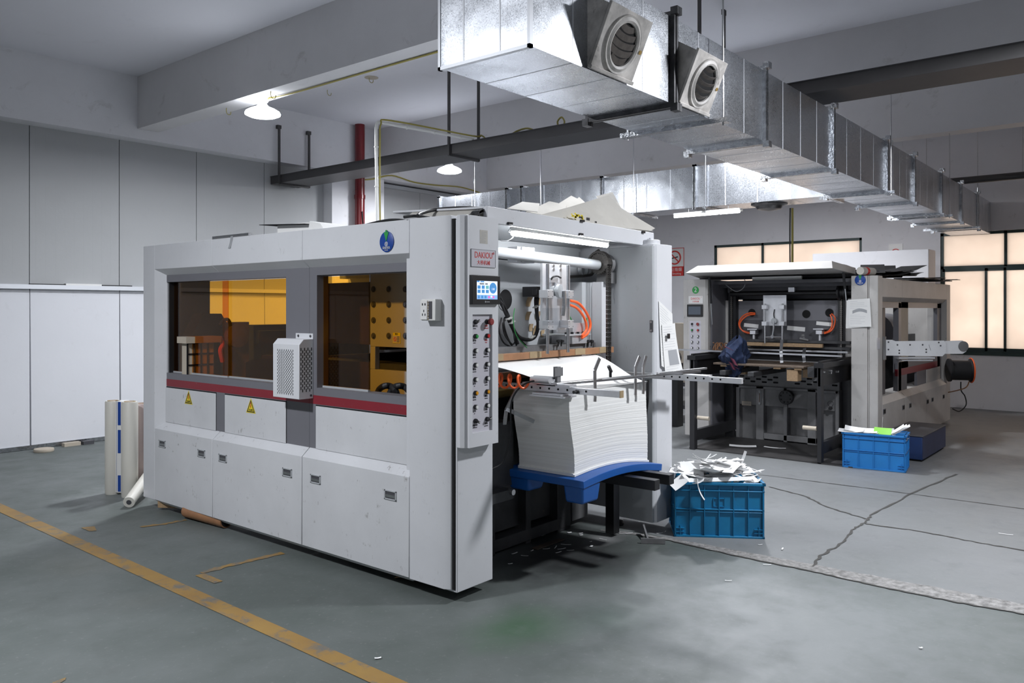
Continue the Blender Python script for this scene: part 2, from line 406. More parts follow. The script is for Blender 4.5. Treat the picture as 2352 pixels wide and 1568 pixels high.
def worn_yellow():
    m, t, p = nt('worn_yellow_paint'); out = t.nodes['Material Output']
    n2 = noise(t, 7, 7, .7, (1, 1, 1), .5)
    c = mix(t, ramp(t, noise(t, 3, 5, .6), .3, .7), (.31, .19, .052), (.25, .145, .042))
    t.links.new(c, p.inputs['Base Color']); p.inputs['Roughness'].default_value = .55
    c2 = mix(t, ramp(t, n2, .50, .63), c, (.13, .125, .11)); t.links.new(c2, p.inputs['Base Color']); return m
M['yellow'] = worn_yellow()
M['joint'] = plain('crumbled_concrete', (.27, .265, .26), .9, var=.55, vs=26, bmp=1.0, bs=50, dirt=.9, dcol=(.06, .055, .05), dscale=14)
M['crack'] = plain('floor_crack', (.06, .058, .055), .9)
M['plate_grime'] = plain('grimy_steel_plate', (.045, .043, .043), .5, var=.4, vs=5, dirt=.7, dcol=(.16, .15, .15), dscale=5)

# ================================================================== the hall
X0, X1, Y0, Y1, ZC = -6.0, 14.67, -6.0, 10.07, 4.45
R1 = random.Random(7)
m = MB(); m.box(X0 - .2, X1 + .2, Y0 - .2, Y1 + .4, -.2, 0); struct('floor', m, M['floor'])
m = MB(); m.box(X0 - .2, X1 + .2, Y0 - .2, Y1 + .4, ZC, ZC + .2); struct('ceiling', m, M['ceil'])
m = MB(); m.box(X0 - .2, X0, Y0, Y1 + .2, 0, ZC); struct('wall_front', m, M['wall'])
m = MB(); m.box(X0, X1, Y0 - .2, Y0, 0, ZC); struct('wall_right', m, M['wall'])
# wall with the metal panels
m = MB(); m.box(X0, X1, Y1 + .05, Y1 + .25, 0, ZC); struct('wall_left', m, M['dgrey'])
m = MB()
seams = [-5.98, -3.5, -1.4, .5, 1.55, 2.57, 3.58, 4.59, 5.606, 6.64, 7.68]
for a, b in zip(seams, seams[1:]):
    m.box(a + .004, b - .004, Y1, Y1 + .04, 1.84, 3.70)
for a in (8.70, 9.72, 10.75, 11.8, 12.8, 13.8):
    m.box(a + .004, min(a + 1.02, X1) - .004, Y1, Y1 + .04, 0, 3.62)
for a, n, st in ((3.64, 9, .105), (2.7, 8, .10), (5.75, 5, .15)):                       # pressed ribs
    for i in range(n): m.prism([(a + i * st, Y1 + .002), (a + i * st + .006, Y1 - .0005), (a + i * st + .012, Y1 + .002)], 'z', 1.95, 3.66)
struct('wall_left_panel', m, M['panelwall'])
m = MB()
for a, b in zip(seams, seams[1:]):
    jit = .012
    m.add([(a + .004 + jit, Y1 - .018, .045), (b - .004, Y1 - .022, .045), (b - .004, Y1 - .010, 1.835), (a + .004, Y1 - .012, 1.835),
           (a + .004 + jit, Y1 + .03, .045), (b - .004, Y1 + .03, .045), (b - .004, Y1 + .03, 1.835), (a + .004, Y1 + .03, 1.835)],
          [(0, 1, 2, 3), (7, 6, 5, 4), (0, 4, 5, 1), (1, 5, 6, 2), (2, 6, 7, 3), (3, 7, 4, 0)])
struct('wall_left_sheeting', m, M['sheetwall'])
m = MB(); m.box(-5.9, 7.6, Y1 - .07, Y1 + .02, 1.838, 1.866); m.box(-5.9, 7.6, Y1 - .075, Y1 - .068, 1.826, 1.876); struct('trim_1', m, M['seam'])
m = MB(); m.box(-5.9, 7.6, Y1 - .035, Y1 + .03, .004, .05); struct('baseboard_left', m, M['galvflange'])
m = MB(); m.box(8.72, X1 - .02, Y1 - .03, Y1 + .03, 3.60, 3.66); struct('trim_2', m, M['lgrey'])
# concrete frame: edge beam on the panel wall, three cross beams, a pillar
m = MB(); m.box(X0, X1, 9.83, Y1 + .06, 3.69, ZC); struct('ceiling_edge_beam', m, M['wall'])
for a, b in ((.85, 1.10), (4.70, 4.965), (8.50, 8.76), (11.20, 11.47)):
    m = MB(); m.box(a, b, Y0, 9.9, 3.81, ZC + .05); struct('ceiling_beam', m, M['beam'])
m = MB(); m.box(7.68, 8.72, 9.86, Y1 + .06, 0, 3.72); struct('wall_left_pillar', m, M['wall'])
# far wall with its windows
W1 = (4.2, 6.96, .90, 2.84); W2 = (-4.6, 2.97, .90, 2.835)
m = MB(); xa, xb = X1, X1 + .24
m.box(xa, xb, Y0, Y1 + .1, 2.84, ZC); m.box(xa, xb, Y0, Y1 + .1, 0, .90)
m.box(xa, xb, W1[1], Y1 + .1, .9, 2.84); m.box(xa, xb, W2[1], W1[0], .9, 2.84); m.box(xa, xb, Y0, W2[0], .9, 2.84)
struct('wall_back', m, M['wall'])
def window(name, y0, y1, z0, z1, zt, uppers, lowers):
    m = MB(); x0, x1 = X1 + .02, X1 + .08; t = .045
    m.box(x0, x1, y0, y1, z0, z0 + t); m.box(x0, x1, y0, y1, z1 - t, z1); m.box(x0, x1, y0, y0 + t, z0, z1); m.box(x0, x1, y1 - t, y1, z0, z1)
    m.box(x0, x1, y0, y1, zt - .025, zt + .025)
    for y in uppers: m.box(x0, x1, y - .02, y + .02, zt, z1)
    o = struct(name, m, M['winframe'])
    for (a, b, dx) in lowers:
        s = MB(); q = x0 - .01 + dx
        for (c, d, e, f) in ((a, b, z0 + .03, z0 + .075), (a, b, zt - .065, zt - .02), (a, a + .035, z0 + .03, zt - .02), (b - .035, b, z0 + .03, zt - .02)): s.box(q, q + .03, c, d, e, f)
        part(o, 'sash', s, M['winframe'])
        g = MB(); g.box(q + .012, q + .018, a + .03, b - .03, z0 + .06, zt - .05); part(o, 'pane', g, M['frost'])
    ys = [y0] + sorted(uppers) + [y1]
    for a, b in zip(ys, ys[1:]):
        g = MB(); g.box(x0 + .02, x0 + .026, a + .02, b - .02, zt + .02, z1 - .03); part(o, 'pane', g, M['frost'])
    return o
window('window_1', *W1, 2.27, [5.99], [(5.0, 6.92, .0), (4.24, 5.05, .03)])
window('window_2', *W2, 2.27, [2.05, .45, -1.15, -2.9], [(2.30, 2.94, 0), (2.04, 2.34, .03), (1.30, 2.075, 0), (.55, 1.34, .03), (-.2, .6, 0), (-1.0, -.15, .03), (-2.5, -.95, 0), (-4.55, -2.45, .03)])
m = MB(); m.box(X1 - .03, X1 + .02, W2[0], W2[1] + .02, .86, .905); struct('window_2_sill', m, M['winframe'])

# ------------------------------------------------------------------ floor paint, joint and cracks
def ribbon(left, right, z=.0025, jit=0.0, rnd=R1):
    m = MB(); L = []; Rr = []
    for a, b in zip(left, right):
        L.append((a[0] + rnd.uniform(-jit, jit), a[1] + rnd.uniform(-jit, jit), z)); Rr.append((b[0] + rnd.uniform(-jit, jit), b[1] + rnd.uniform(-jit, jit), z))
    n = len(L); m.add(L + Rr, [(i, i + 1, n + i + 1, n + i) for i in range(n - 1)]); return m
def line(pts, wd, z=.0025, jit=0.0, sub=1):
    P = [Vector((*PZ(u, v, 0)[:2], 0)) for u, v in pts]; Q = []
    for a, b in zip(P, P[1:]):
        for k in range(sub): Q.append(a.lerp(b, k / sub))
    Q.append(P[-1]); l = []; r = []
    for i, p in enumerate(Q):
        d = (Q[min(i + 1, len(Q) - 1)] - Q[max(i - 1, 0)]).normalized(); sd = Vector((-d.y, d.x, 0))
        k = wd * (.6 + .8 * R1.random()) if jit else wd
        off = sd * R1.uniform(-jit, jit)
        l.append(p + sd * k / 2 + off); r.append(p - sd * k / 2 + off)
    return ribbon(l, r, z)
a0, b0 = PZ(0, 1166, 0), PZ(893, 1568, 0); d0 = (b0 - a0).normalized(); s0 = Vector((-d0.y, d0.x, 0)) * .052
P0, P1 = a0 - d0 * 3, b0 + d0 * 3
struct('floor_line', ribbon([P0 + s0, P1 + s0], [P0 - s0, P1 - s0]), M['yellow'], smooth=False)
for q in ([(186, 1212), (217, 1209), (222, 1219), (205, 1220)], [(448, 1322), (470, 1317), (512, 1335), (492, 1340)], [(120, 1568), (152, 1556), (150, 1562), (128, 1575)]):
    m = MB(); m.add([(*PZ(u, v, 0)[:2], .0025) for u, v in q], [(0, 1, 2, 3)]); struct('floor_line', m, M['yellow'], smooth=False)
struct('floor_line', line([(462, 1316), (520, 1300), (650, 1270)], .05, jit=.004, sub=10), M['yellow'], smooth=False)
struct('floor_line', line([(322, 1210), (380, 1203), (428, 1194)], .04, jit=.006, sub=8), M['yellow'], smooth=False)
up = [(1380, 1216), (1460, 1224), (1540, 1236), (1700, 1265), (1850, 1293), (2000, 1321), (2200, 1359), (2352, 1388), (2600, 1436)]
lo = [(1380, 1219), (1460, 1229), (1540, 1242), (1700, 1279), (1850, 1309), (2000, 1343), (2200, 1384), (2352, 1411), (2600, 1465)]
def dens(pts, n=9):
    o = []
    for a, b in zip(pts, pts[1:]):
        for k in range(n): o.append(PZ(a[0] + (b[0] - a[0]) * k / n, a[1] + (b[1] - a[1]) * k / n, 0))
    return o
struct('floor_joint', ribbon(dens(up), dens(lo), .003, .010), M['joint'], smooth=False)
struct('floor_crack', line(lo[1:], .016, .004, .006, 12), M['crack'], smooth=False)
for pts in ([(1868, 1302), (1885, 1276), (1930, 1250), (1962, 1214), (1986, 1201), (2000, 1184), (2100, 1130), (2196, 1089)],
            [(1986, 1203), (2100, 1218), (2230, 1243), (2352, 1265), (2500, 1285)], [(1766, 1118), (1850, 1140), (1900, 1165), (1990, 1192)]):
    struct('floor_crack', line(pts, .018, .0032, .009, 9), M['crack'], smooth=False)
struct('floor_crack', line([(1545, 1077), (1760, 1092), (2000, 1122), (2400, 1175)], .012, .0032, .003, 14), M['crack'], smooth=False)

# ================================================================== ceiling services
def lamp(x, y, label):
    t = thing('ceiling_lamp', (x, y, 3.81), label, 'lamp', 'round lamps under the beams')
    m = MB(); m.lathe((x, y, 3.812), (0, 0, -1), [(.062, 0), (.065, .025), (.05, .05)], 24); part(t, 'lamp_base', m, M['pvc'])
    m = MB(); m.lathe((x, y, 3.765), (0, 0, -1), [(.035, 0), (.045, .02), (.062, .04), (.062, .06)], 24); part(t, 'lamp_neck', m, M['whitecap'])
    m = MB(); m.lathe((x, y, 3.715), (0, 0, -1), [(.07, 0), (.13, .025), (.172, .05), (.182, .07), (.18, .082), (.14, .10), (.01, .112)], 40); part(t, 'lamp_shade', m, M['shade'])
    return t
lamp(4.85, 7.38, 'bright round lamp under the ceiling beam above the white press side')
lamp(8.62, 8.30, 'bright round lamp behind the dark cable tray')
# wiring clipped along the first beam
m = MB()
for dz, dy in ((0, 0), (.012, .01)): m.tube([(4.86 + dy, 7.3, 3.79 + dz), (4.90 + dy, 6.9, 3.795), (4.905 + dy, 5.5, 3.798), (4.90 + dy, 3.2, 3.796)], .006, 6)
solo('lamp_cable', m, M['ycable'], 'thin twin cable running along the underside of the beam to the lamp', 'cable')
# grey cable tray on U hangers
t = thing('cable_tray', (6.95, 4, 3.385), 'long dark grey covered cable tray hung below the ceiling', 'cable tray')
m = MB(); m.box(6.72, 7.19, -4.5, 10.03, 3.387, 3.498); part(t, 'tray_body', m, M['tray'], bevel=.003)
m = MB(); m.box(6.712, 7.198, -4.5, 10.03, 3.492, 3.501); part(t, 'tray_cover', m, M['tray'])
for y, zt in ((9.79, 4.2), (6.46, ZC), (3.32, ZC), (.2, ZC)):
    m = MB(); h = .013
    for x in (6.70, 7.21): m.box(x - h, x + h, y - h, y + h, 3.37, zt); m.box(x - .03, x + .03, y - .012, y + (.05 if zt < 4.4 else .012), zt - .05, zt)
    m.box(6.70, 7.21, y - h, y + h, 3.362, 3.386); part(t, 'hanger', m, M['tray'])
m = MB(); m.tube([(6.8, 5.65, 3.49), (6.82, 5.55, 3.54), (6.82, 5.4, 3.55), (6.8, 5.25, 3.49)], .01, 6); part(t, 'cable_loop', m, M['ycable'])
m = MB(); m.tube([(6.85, 5.0, 3.50), (6.85, 5.02, 3.57), (6.85, 4.97, 3.61), (6.85, 4.93, 3.56), (6.85, 4.95, 3.50)], .01, 6)
part(t, 'cable_loop', m, M['ycable'])
# white conduit dropping from the tray to the first press
t = thing('conduit_drop', (5.42, 6.25, 2.15), 'white plastic conduit with strapped yellow cable dropping onto the white press', 'conduit')
m = MB(); m.tube([(6.74, 6.12, 3.515), (5.5, 6.25, 3.50)], .016, 10, False); m.tube([(5.50, 6.25, 3.50), (5.44, 6.255, 3.49), (5.425, 6.255, 3.42)], .016, 10)
m.tube([(5.425, 6.255, 3.44), (5.36, 6.16, 2.09)], .016, 10, False); part(t, 'conduit_pipe', m, M['pvc'])
m = MB(); m.tube([(6.85, 6.0, 3.50), (6.8, 6.05, 3.56), (6.7, 6.1, 3.545), (5.6, 6.22, 3.535), (5.47, 6.23, 3.48), (5.45, 6.225, 3.3), (5.42, 6.19, 2.7), (5.385, 6.14, 2.09)], .009, 8); part(t, 'yellow_cable', m, M['ycable'])
for k in (.15, .45, .75):
    c = Vector((5.425, 6.255, 3.44)).lerp(Vector((5.36, 6.16, 2.09)), k); m = MB(); m.cyl(c - Vector((0, 0, .006)), c + Vector((0, 0, .006)), .023, n=12); part(t, 'cable_tie', m, M['pvc'])
    c = Vector((6.74, 6.12, 3.515)).lerp(Vector((5.5, 6.25, 3.50)), k); m = MB(); m.cyl(c - Vector((.006, 0, 0)), c + Vector((.006, 0, 0)), .023, n=12); part(t, 'cable_tie', m, M['pvc'])
# red downpipe in front of the pillar
t = thing('drain_pipe', (8.12, 9.74, 0), 'glossy dark red vertical pipe standing against the white pillar', 'pipe')
m = MB(); m.cyl((8.12, 9.74, 0), (8.12, 9.74, ZC), .075, n=24); part(t, 'pipe_run', m, M['pipe'])
m = MB(); m.cyl((8.12, 9.74, 1.2), (8.12, 9.74, 1.26), .085, n=24); m.cyl((8.12, 9.74, 3.3), (8.12, 9.74, 3.36), .085, n=24); part(t, 'pipe_collar', m, M['pipe'])
m = MB(); m.tube([(8.10, 9.655, 3.1), (8.12, 9.655, 2.9), (8.17, 9.66, 2.72), (8.19, 9.67, 2.6)], .008, 6); part(t, 'hanging_wire', m, M['rubber'])
m = MB(); m.tube([PY(u, v, 9.78) for u, v in ((800, 406), (830, 412), (856, 411), (900, 403), (950, 418), (1000, 425), (1060, 430), (1112, 446))], .012, 7)
solo('wall_cable', m, M['ycable'], 'yellow cable sagging across the wall beyond the cable tray', 'cable')
for (u, v), s in zip([(520, 250), (622, 212), (752, 208), (848, 178)], (1, 1, 1, 1)):
    p = PZ(u, v, 3.80) if u < 640 else PZ(u, v, ZC - .01)
    m = MB(); q = p
    m.tube([q + Vector((0, 0, .02)), q + Vector((0, 0, -.03)), q + Vector((.012, -.012, -.06)), q + Vector((.03, -.03, -.06)), q + Vector((.035, -.035, -.03))], .004, 6)
    solo('ceiling_hook', m, M['ycable'], {520: 'small wire hook under the first beam, beside the round lamp', 622: 'small wire hook right beside the lamp base on the beam', 752: 'small wire hook on the bare ceiling between the beams', 848: 'small wire hook below the round ceiling plate'}[u], 'hook', 'hooks in the ceiling')
q = PZ(853, 178, ZC)
m = MB(); m.lathe((q.x, q.y, ZC + .002), (0, 0, -1), [(.085, 0), (.085, .006), (.03, .016), (.005, .02)], 28)
solo('ceiling_plate', m, M['cream'], 'small round cover plate on the ceiling between the beams', 'plate')
q2 = q
# ------------------------------------------------------------------ main ventilation duct
DY0, DY1, DZ0, DZ1 = 2.25, 2.81, 2.79, 3.29
def duct(name, label, segs, axis, lo, hi, first_closed, flange_dark, group):
    pass
t = thing('ventilation_duct', (2.86, 2.53, DZ0), 'large galvanised main duct crossing the hall above the white press', 'duct', 'galvanised ducts')
FL = [2.865, 4.19, 5.535, 7.0, 8.65, 9.75, 11.1, 12.3, 13.5, X1 - .02]
for i, (a, b) in enumerate(zip(FL, FL[1:])):
    m = MB(); e = .0
    m.box(a + .012, b - .012, DY0, DY1, DZ0, DZ1)
    n = 3 if i == 0 else 3
    sp = (b - a) / (n + 1)
    xs = [a + sp * (k + 1) for k in range(n)]
    sec = part(t, 'duct_section', m, M['galv'])
    for x in xs: m = MB(); m.box(x - .004, x + .004, DY0 - .0012, DY1 + .0012, DZ0 - .0012, DZ1 + .0012); part(sec, 'folded_seam', m, M['seam'])
m = MB(); m.box(2.85, 2.862, DY0 - .006, DY1 + .006, DZ0 - .006, DZ1 + .006)
cap = part(t, 'end_cap', m, M['galv'])
for y in (DY0 + .17, DY0 + .40): m = MB(); m.box(2.8485, 2.852, y - .004, y + .004, DZ0, DZ1); part(cap, 'folded_seam', m, M['seam'])
m = MB(); m.box(2.846, 2.87, DY0 - .010, DY1 + .010, DZ0 - .010, DZ0 + .006); m.box(2.846, 2.87, DY0 - .010, DY0 + .006, DZ0 - .01, DZ1 + .01); m.box(2.846, 2.87, DY1 - .006, DY1 + .010, DZ0 - .01, DZ1 + .01); part(cap, 'corner_bead', m, M['seam'])
def frame(m, x0, x1, y0, y1, z0, z1, o):
    m.box(x0, x1, y0 - o, y0, z0 - o, z1 + o); m.box(x0, x1, y1, y1 + o, z0 - o, z1 + o); m.box(x0, x1, y0, y1, z0 - o, z0); m.box(x0, x1, y0, y1, z1, z1 + o)
    for y in (y0 - o, y1 + o):
        for z in (z0 - o, z1 + o): m.box(x0 - .004, x1 + .004, y - .028 * (1 if y > y0 else -1) if False else y - .022, y + .022, z - .022, z + .022)
for i, x in enumerate(FL[1:-1]):
    m = MB(); frame(m, x - .025, x - .006, DY0, DY1, DZ0, DZ1, .028); frame(m, x + .006, x + .025, DY0, DY1, DZ0, DZ1, .028); m.box(x - .006, x + .006, DY0 - .015, DY1 + .015, DZ0 - .015, DZ1 + .015)
    part(t, 'flange', m, M['galvdark'] if i == 0 else M['galvflange'], 'soot-blackened flange' if i == 0 else None)
for x, y0, y1, zt in ((4.70, DY0 - .08, DY1 + .05, ZC), (8.66, 2.20, 2.86, 3.82), (11.33, 2.19, 2.86, 3.82), (13.2, 2.19, 2.86, ZC)):
    m = MB(); m.prism([(x - .03, DZ0 - .035), (x + .03, DZ0 - .035), (x + .03, DZ0 - .03), (x - .025, DZ0 - .03), (x - .025, DZ0 - .004), (x - .03, DZ0 - .004)], 'y', y0 - .04, y1 + .04); part(t, 'hanger_bar', m, M['galvflange'])
    for y in (y0, y1):
        m = MB(); m.cyl((x, y, DZ0 - .05), (x, y, zt), .006, n=8); part(t, 'hanger_rod', m, M['steel'])
def vent(xa, xb, open_):
    yb = DY0; zb, zt = 2.806, 3.17
    A = Vector((xa, 2.238, zb)); B = Vector((xb, 2.238, zb)); Ct = Vector((xa, 2.115, 3.085)); Dt = Vector((xb, 2.115, 3.085))
    m = MB()
    m.add([(xa, yb, zb), (xb, yb, zb), (xb, yb, zt), (xa, yb, zt), A, B, Dt, Ct], [(0, 1, 5, 4), (4, 5, 6, 7), (7, 6, 2, 3), (0, 4, 7, 3), (1, 2, 6, 5), (0, 3, 2, 1)])
    v = part(t, 'air_vent', m, M['ventface'])
    right = Vector((1, 0, 0)); up = (Ct - A).normalized(); nr = right.cross(up); c = (A + B + Ct + Dt) / 4; hw = (xb - xa) / 2; hh = (Ct - A).length / 2
    m = MB()
    m.obox(c + nr * .008, right * (hw + .012), up * (hh + .012), nr * .008)
    m.obox(c - up * (hh + .004) + nr * .014, right * (hw + .016), up * .010, nr * .012)
    part(v, 'vent_plate', m, M['ventface'], bevel=.003)
    m = MB(); m.lathe_open(c + nr * .014, nr, [(.106, 0), (.108, .014), (.120, .020), (.136, .012), (.146, .014), (.148, 0), (.106, 0)], 40); part(v, 'vent_ring', m, M['ventface'])
    m = MB(); m.lathe(c + nr * .010, nr, [(.107, 0), (.107, .008)], 36); part(v, 'vent_throat', m, M['void'])
    for k in range(5):
        yy = -.080 + k * .040; hl = math.sqrt(max(.104 ** 2 - yy * yy, .0004))
        tilt = .9 if open_ else .25
        m = MB()
        def sl(a, b, yy=yy, hl=hl, tilt=tilt):
            q = (a - .5) * 2 * hl; sag = -.016 * (1 - (q / hl) ** 2)
            return c + nr * (.020 + (b - .5) * .030 * math.sin(tilt)) + right * q + up * (yy + sag + .006 + (b - .5) * .042 * math.cos(tilt * .8))
        m.sheet(sl, 14, 2, .002); part(v, 'louver', m, M['ventslat'])
    m = MB(); m.cyl(c + right * (hw - .03) + nr * .014, c + right * (hw - .03) + nr * .032, .011, n=12); part(v, 'vent_knob', m, M['brass'])
vent(3.32, 3.69, False); vent(4.24, 4.60, True)
# ------------------------------------------------------------------ branch duct along beam B
BX0, BX1 = 8.66, 9.14
t = thing('ventilation_duct', (8.9, 5.5, DZ0), 'shorter galvanised branch duct running behind the main duct above the papers', 'duct', 'galvanised ducts')
BY = [2.83, 4.35, 5.64, 6.95, 7.22, 8.55]
for a, b in zip(BY, BY[1:]):
    m = MB(); m.box(BX0, BX1, a + .012, b - .012, DZ0, DZ1 - .02)
    sec = part(t, 'duct_section', m, M['galv'])
    if b - a > .5:
        for k in (1, 2, 3): y = a + (b - a) * k / 4; m = MB(); m.box(BX0 - .0012, BX1 + .0012, y - .004, y + .004, DZ0 - .0012, DZ1 - .019); part(sec, 'folded_seam', m, M['seam'])
for y in BY:
    m = MB(); o = .026
    for s in (-.022, .006):
        for (x0, x1, z0, z1) in ((BX0 - o, BX0, DZ0 - o, DZ1), (BX1, BX1 + o, DZ0 - o, DZ1), (BX0, BX1, DZ0 - o, DZ0), (BX0 - o, BX1 + o, DZ1 - .02, DZ1 + .006)): m.box(x0, x1, y + s, y + s + .016, z0, z1)
    part(t, 'flange', m, M['galvflange'])
for y in (7.8, 5.16, 6.6, 4.2):
    m = MB(); m.box(BX0 - .06, BX1 + .06, y - .02, y + .02, DZ0 - .03, DZ0 - .005); part(t, 'hanger_bar', m, M['galvflange'])
    m = MB(); m.cyl((BX0 - .035, y, DZ0 - .10), (BX0 - .035, y, 3.815), .006, n=8); part(t, 'hanger_rod', m, M['steel'])
m = MB(); q = PX(1740, 470, 8.75); m.lathe((8.9, 3.55, DZ0), (0, 0, -1), [(.20, 0), (.20, .012), (.15, .03), (.13, .06), (.05, .075), (.02, .08)], 30); part(t, 'round_diffuser', m, M['galvdark'])
t = thing('tube_light', (8.72, 4.2, 2.68), 'white fluorescent tube light hung below the branch duct', 'light')
m = MB(); m.box(8.64, 8.76, 3.80, 4.62, 2.715, 2.74); part(t, 'fixture_body', m, M['pvc'])
for a, b in ((4.06, 4.62), (3.80, 4.04)):
    m = MB(); m.cyl((8.665, a, 2.70), (8.665, b, 2.70), .014, n=12); part(t, 'glowing_tube', m, M['tubefar'])
m = MB()
for y in (3.95, 4.45): m.cyl((8.70, y, 2.73), (8.70, y, 2.80), .004, n=6)
part(t, 'hanging_wire', m, M['steel'])
# drop cable to the second press
p = PX(1820, 470, 10.0); q = PX(1820, 596, 10.0)
t = thing('drop_cable', (p.x, p.y, 1.936), 'yellow and black cable dropping from the duct to the open grey press', 'cable')
m = MB(); m.cyl((p.x, p.y, 1.936), (p.x, p.y, 2.86), .014, n=10); part(t, 'yellow_conduit', m, M['ycable'])
m = MB(); m.tube([(p.x - .02, p.y + .02, 2.86), (p.x - .025, p.y + .022, 2.5), (p.x - .02, p.y + .02, 1.936)], .009, 8); part(t, 'black_cable', m, M['rubber'])
# pipe with clamps high on the far right
m = MB(); m.cyl((12.9, 2.6, 3.42), (12.9, -3, 3.42), .05, n=14); o = solo('ceiling_pipe', m, M['tray'], 'dark pipe hung high beyond the main duct at the right', 'pipe')
m = MB()
for y in (1.6, 1.15, .4): m.cyl((12.9, y, 3.4), (12.9, y, ZC), .007, n=6)
part(o, 'hanger_rod', m, M['steel'])
# things lying on the wall ledge
for (u0, u1, mt, h, lab) in ((68, 150, 'blackcard', .02, 'thin black strip lying at the near end of the wall ledge'), (150, 232, 'paper', .03, 'thin white strip lying on the wall ledge'), (234, 302, 'blackcard', .022, 'thin black strip lying on the ledge beside the white press')):
    a, b = PY(u0, 655, Y1 - .03), PY(u1, 655, Y1 - .03)
    m = MB(); m.box(a.x, b.x, Y1 - .05, Y1 - .004, 1.867, 1.867 + h); solo('ledge_strip', m, M[mt], lab, 'strip', 'strips on the wall ledge')
# signs on the far wall
def no_smoking(y1, z1, w, h, band, label):
    t = thing('no_smoking_sign', (X1 - .004, y1 - w / 2, z1 - h), label, 'sign', 'no smoking signs')
    m = MB(); m.box(X1 - .008, X1 - .001, y1 - w, y1, z1 - h, z1); part(t, 'sign_board', m, M['whitecap'])
    r = w * .34; c = Vector((X1 - .009, y1 - w / 2, z1 - (h - band) * .52)); n = (-1, 0, 0)
    m = MB(); m.lathe_open(c, n, [(r * .8, 0), (r, 0), (r, .003), (r * .8, .003), (r * .8, 0)], 36)
    a = math.pi / 4; dd = Vector((0, math.cos(a), math.sin(a))); m.bar(c - dd * r * .9 + Vector((-.002, 0, 0)), c + dd * r * .9 + Vector((-.002, 0, 0)), r * .16, .003, (1, 0, 0))
    part(t, 'prohibition_ring', m, M['redink'])
    m = MB(); m.bar(c + Vector((-.001, r * .55, -r * .12)), c + Vector((-.001, -r * .5, r * .1)), r * .16, .002, (1, 0, 0)); part(t, 'cigarette_mark', m, M['blackink'])
    if band:
        m = MB(); m.box(X1 - .010, X1 - .006, y1 - w, y1, z1 - h, z1 - h + band); part(t, 'red_band', m, M['redink'])
        text_part(t, 'lettering', '禁止吸烟', (X1 - .011, y1 - w / 2, z1 - h + band * .65), (0, -1, 0), (0, 0, 1), band * .42, M['whitecap'])
        text_part(t, 'lettering', 'No Smoking', (X1 - .011, y1 - w / 2, z1 - h + band * .24), (0, -1, 0), (0, 0, 1), band * .30, M['whitecap'])
        m = MB(); e = .012
        for b in ((y1 - w, y1, z1 - e, z1), (y1 - w, y1 - w + e, z1 - h, z1), (y1 - e, y1, z1 - h, z1)): m.box(X1 - .010, X1 - .006, *b)
        part(t, 'red_border', m, M['redink'])
no_smoking(8.02, 2.83, .42, .565, .19, 'white and red no smoking sign half hidden behind the white press')
no_smoking(3.76, 2.70, .22, .30, 0, 'small white no smoking sign peeking above the tall white board')
# tall white board cabinet behind the second press
m = MB(); a = PX(1866, 600, 13.3).y; b = PX(2133, 600, 13.3).y; m.box(13.3, 13.75, b, a, 0, PX(2000, 577, 13.3).z); solo('storage_cabinet', m, M['wall'], 'tall plain white cabinet against the far wall behind the open grey press', 'cabinet', bevel=.01)
# boards stacked behind the first press
t = thing('board_stack', (10.6, 6.7, 0), 'cream board stack on a dark stand seen between the two presses', 'stack')
a, b = PX(1540, 760, 10.4), PX(1600, 760, 10.4)
m = MB(); m.box(10.4, 11.0, b.y, a.y, .55, PX(1570, 742, 10.4).z); m.box(10.38, 11.0, b.y, a.y + .02, .82, .84); part(t, 'board_pile', m, M['cream'])
m = MB()
for z in (.50, .18): m.box(10.35, 11.0, b.y, a.y + .05, z, z + .05)
for y in (b.y + .1, a.y): m.box(10.36, 10.41, y - .02, y + .03, 0, .5)
part(t, 'steel_stand', m, M['dgrey'])
m = MB(); p = PX(1552, 820, 9.9); m.lathe((9.9, p.y, p.z), (-1, 0, 0), [(.09, 0), (.10, .05), (.10, .16), (.06, .18)], 20); m.box(9.82, 9.98, p.y - .07, p.y + .07, .0, p.z - .08); solo('electric_motor', m, M['black'], 'black round motor on a post in the gap between the presses', 'motor')

# ================================================================== the first press (die cutting machine)
RR = random.Random(3)
XF, XR = 3.14, 3.20
m1 = thing('die_cutting_machine', (4.2, 4.7, 0), 'large white die cutting press with amber windows and a lit delivery end', 'machine', 'die cutting presses')
def p1(name, mb, mat, label=None, **k): return part(m1, name, mb, M[mat], label, **k)
ZB, ZT = .075, 2.107
m = MB(); m.prism([(XF, 6.465), (XF, 6.28), (XR, 6.20), (3.5, 6.20), (3.5, 6.465)], 'z', ZB, ZT); p1('corner_post', m, 'paint', bevel=.004)
m = MB(); m.prism([(XF, 3.337), (XF, 3.065), (3.16, 3.03), (3.45, 3.03), (3.45, 3.337)], 'z', ZB, ZT + .001); p1('corner_post', m, 'paint', bevel=.003)
ft, fb = PX(694, 598, XF).z, PX(694, 598, XF).z
seamY = [PX(487, 600, XF).y, PX(694, 560, XF).y]
ys = [6.279] + seamY + [3.338]
for a, b in zip(ys, ys[1:]):
    m = MB(); m.prism([(XF, ZT - .001), (XF, 1.915), (XR, 1.868), (XR + .25, 1.868), (XR + .25, ZT - .001)], 'y', a - .0015, b + .0015); p1('top_fascia', m, 'paint', bevel=.002)
ys = [6.279, PX(488, 1010, XF).y, PX(693, 1043, XF).y, 3.338]
for i, (a, b) in enumerate(zip(ys, ys[1:])):
    m = MB(); m.prism([(XF, .648), (XF, .082), (XF + .035, .052), (XR + .2, .052), (XR + .2, .700), (XR, .700)], 'y', a - .003, b + .003); p1('lower_door', m, 'cabinet', bevel=.003)
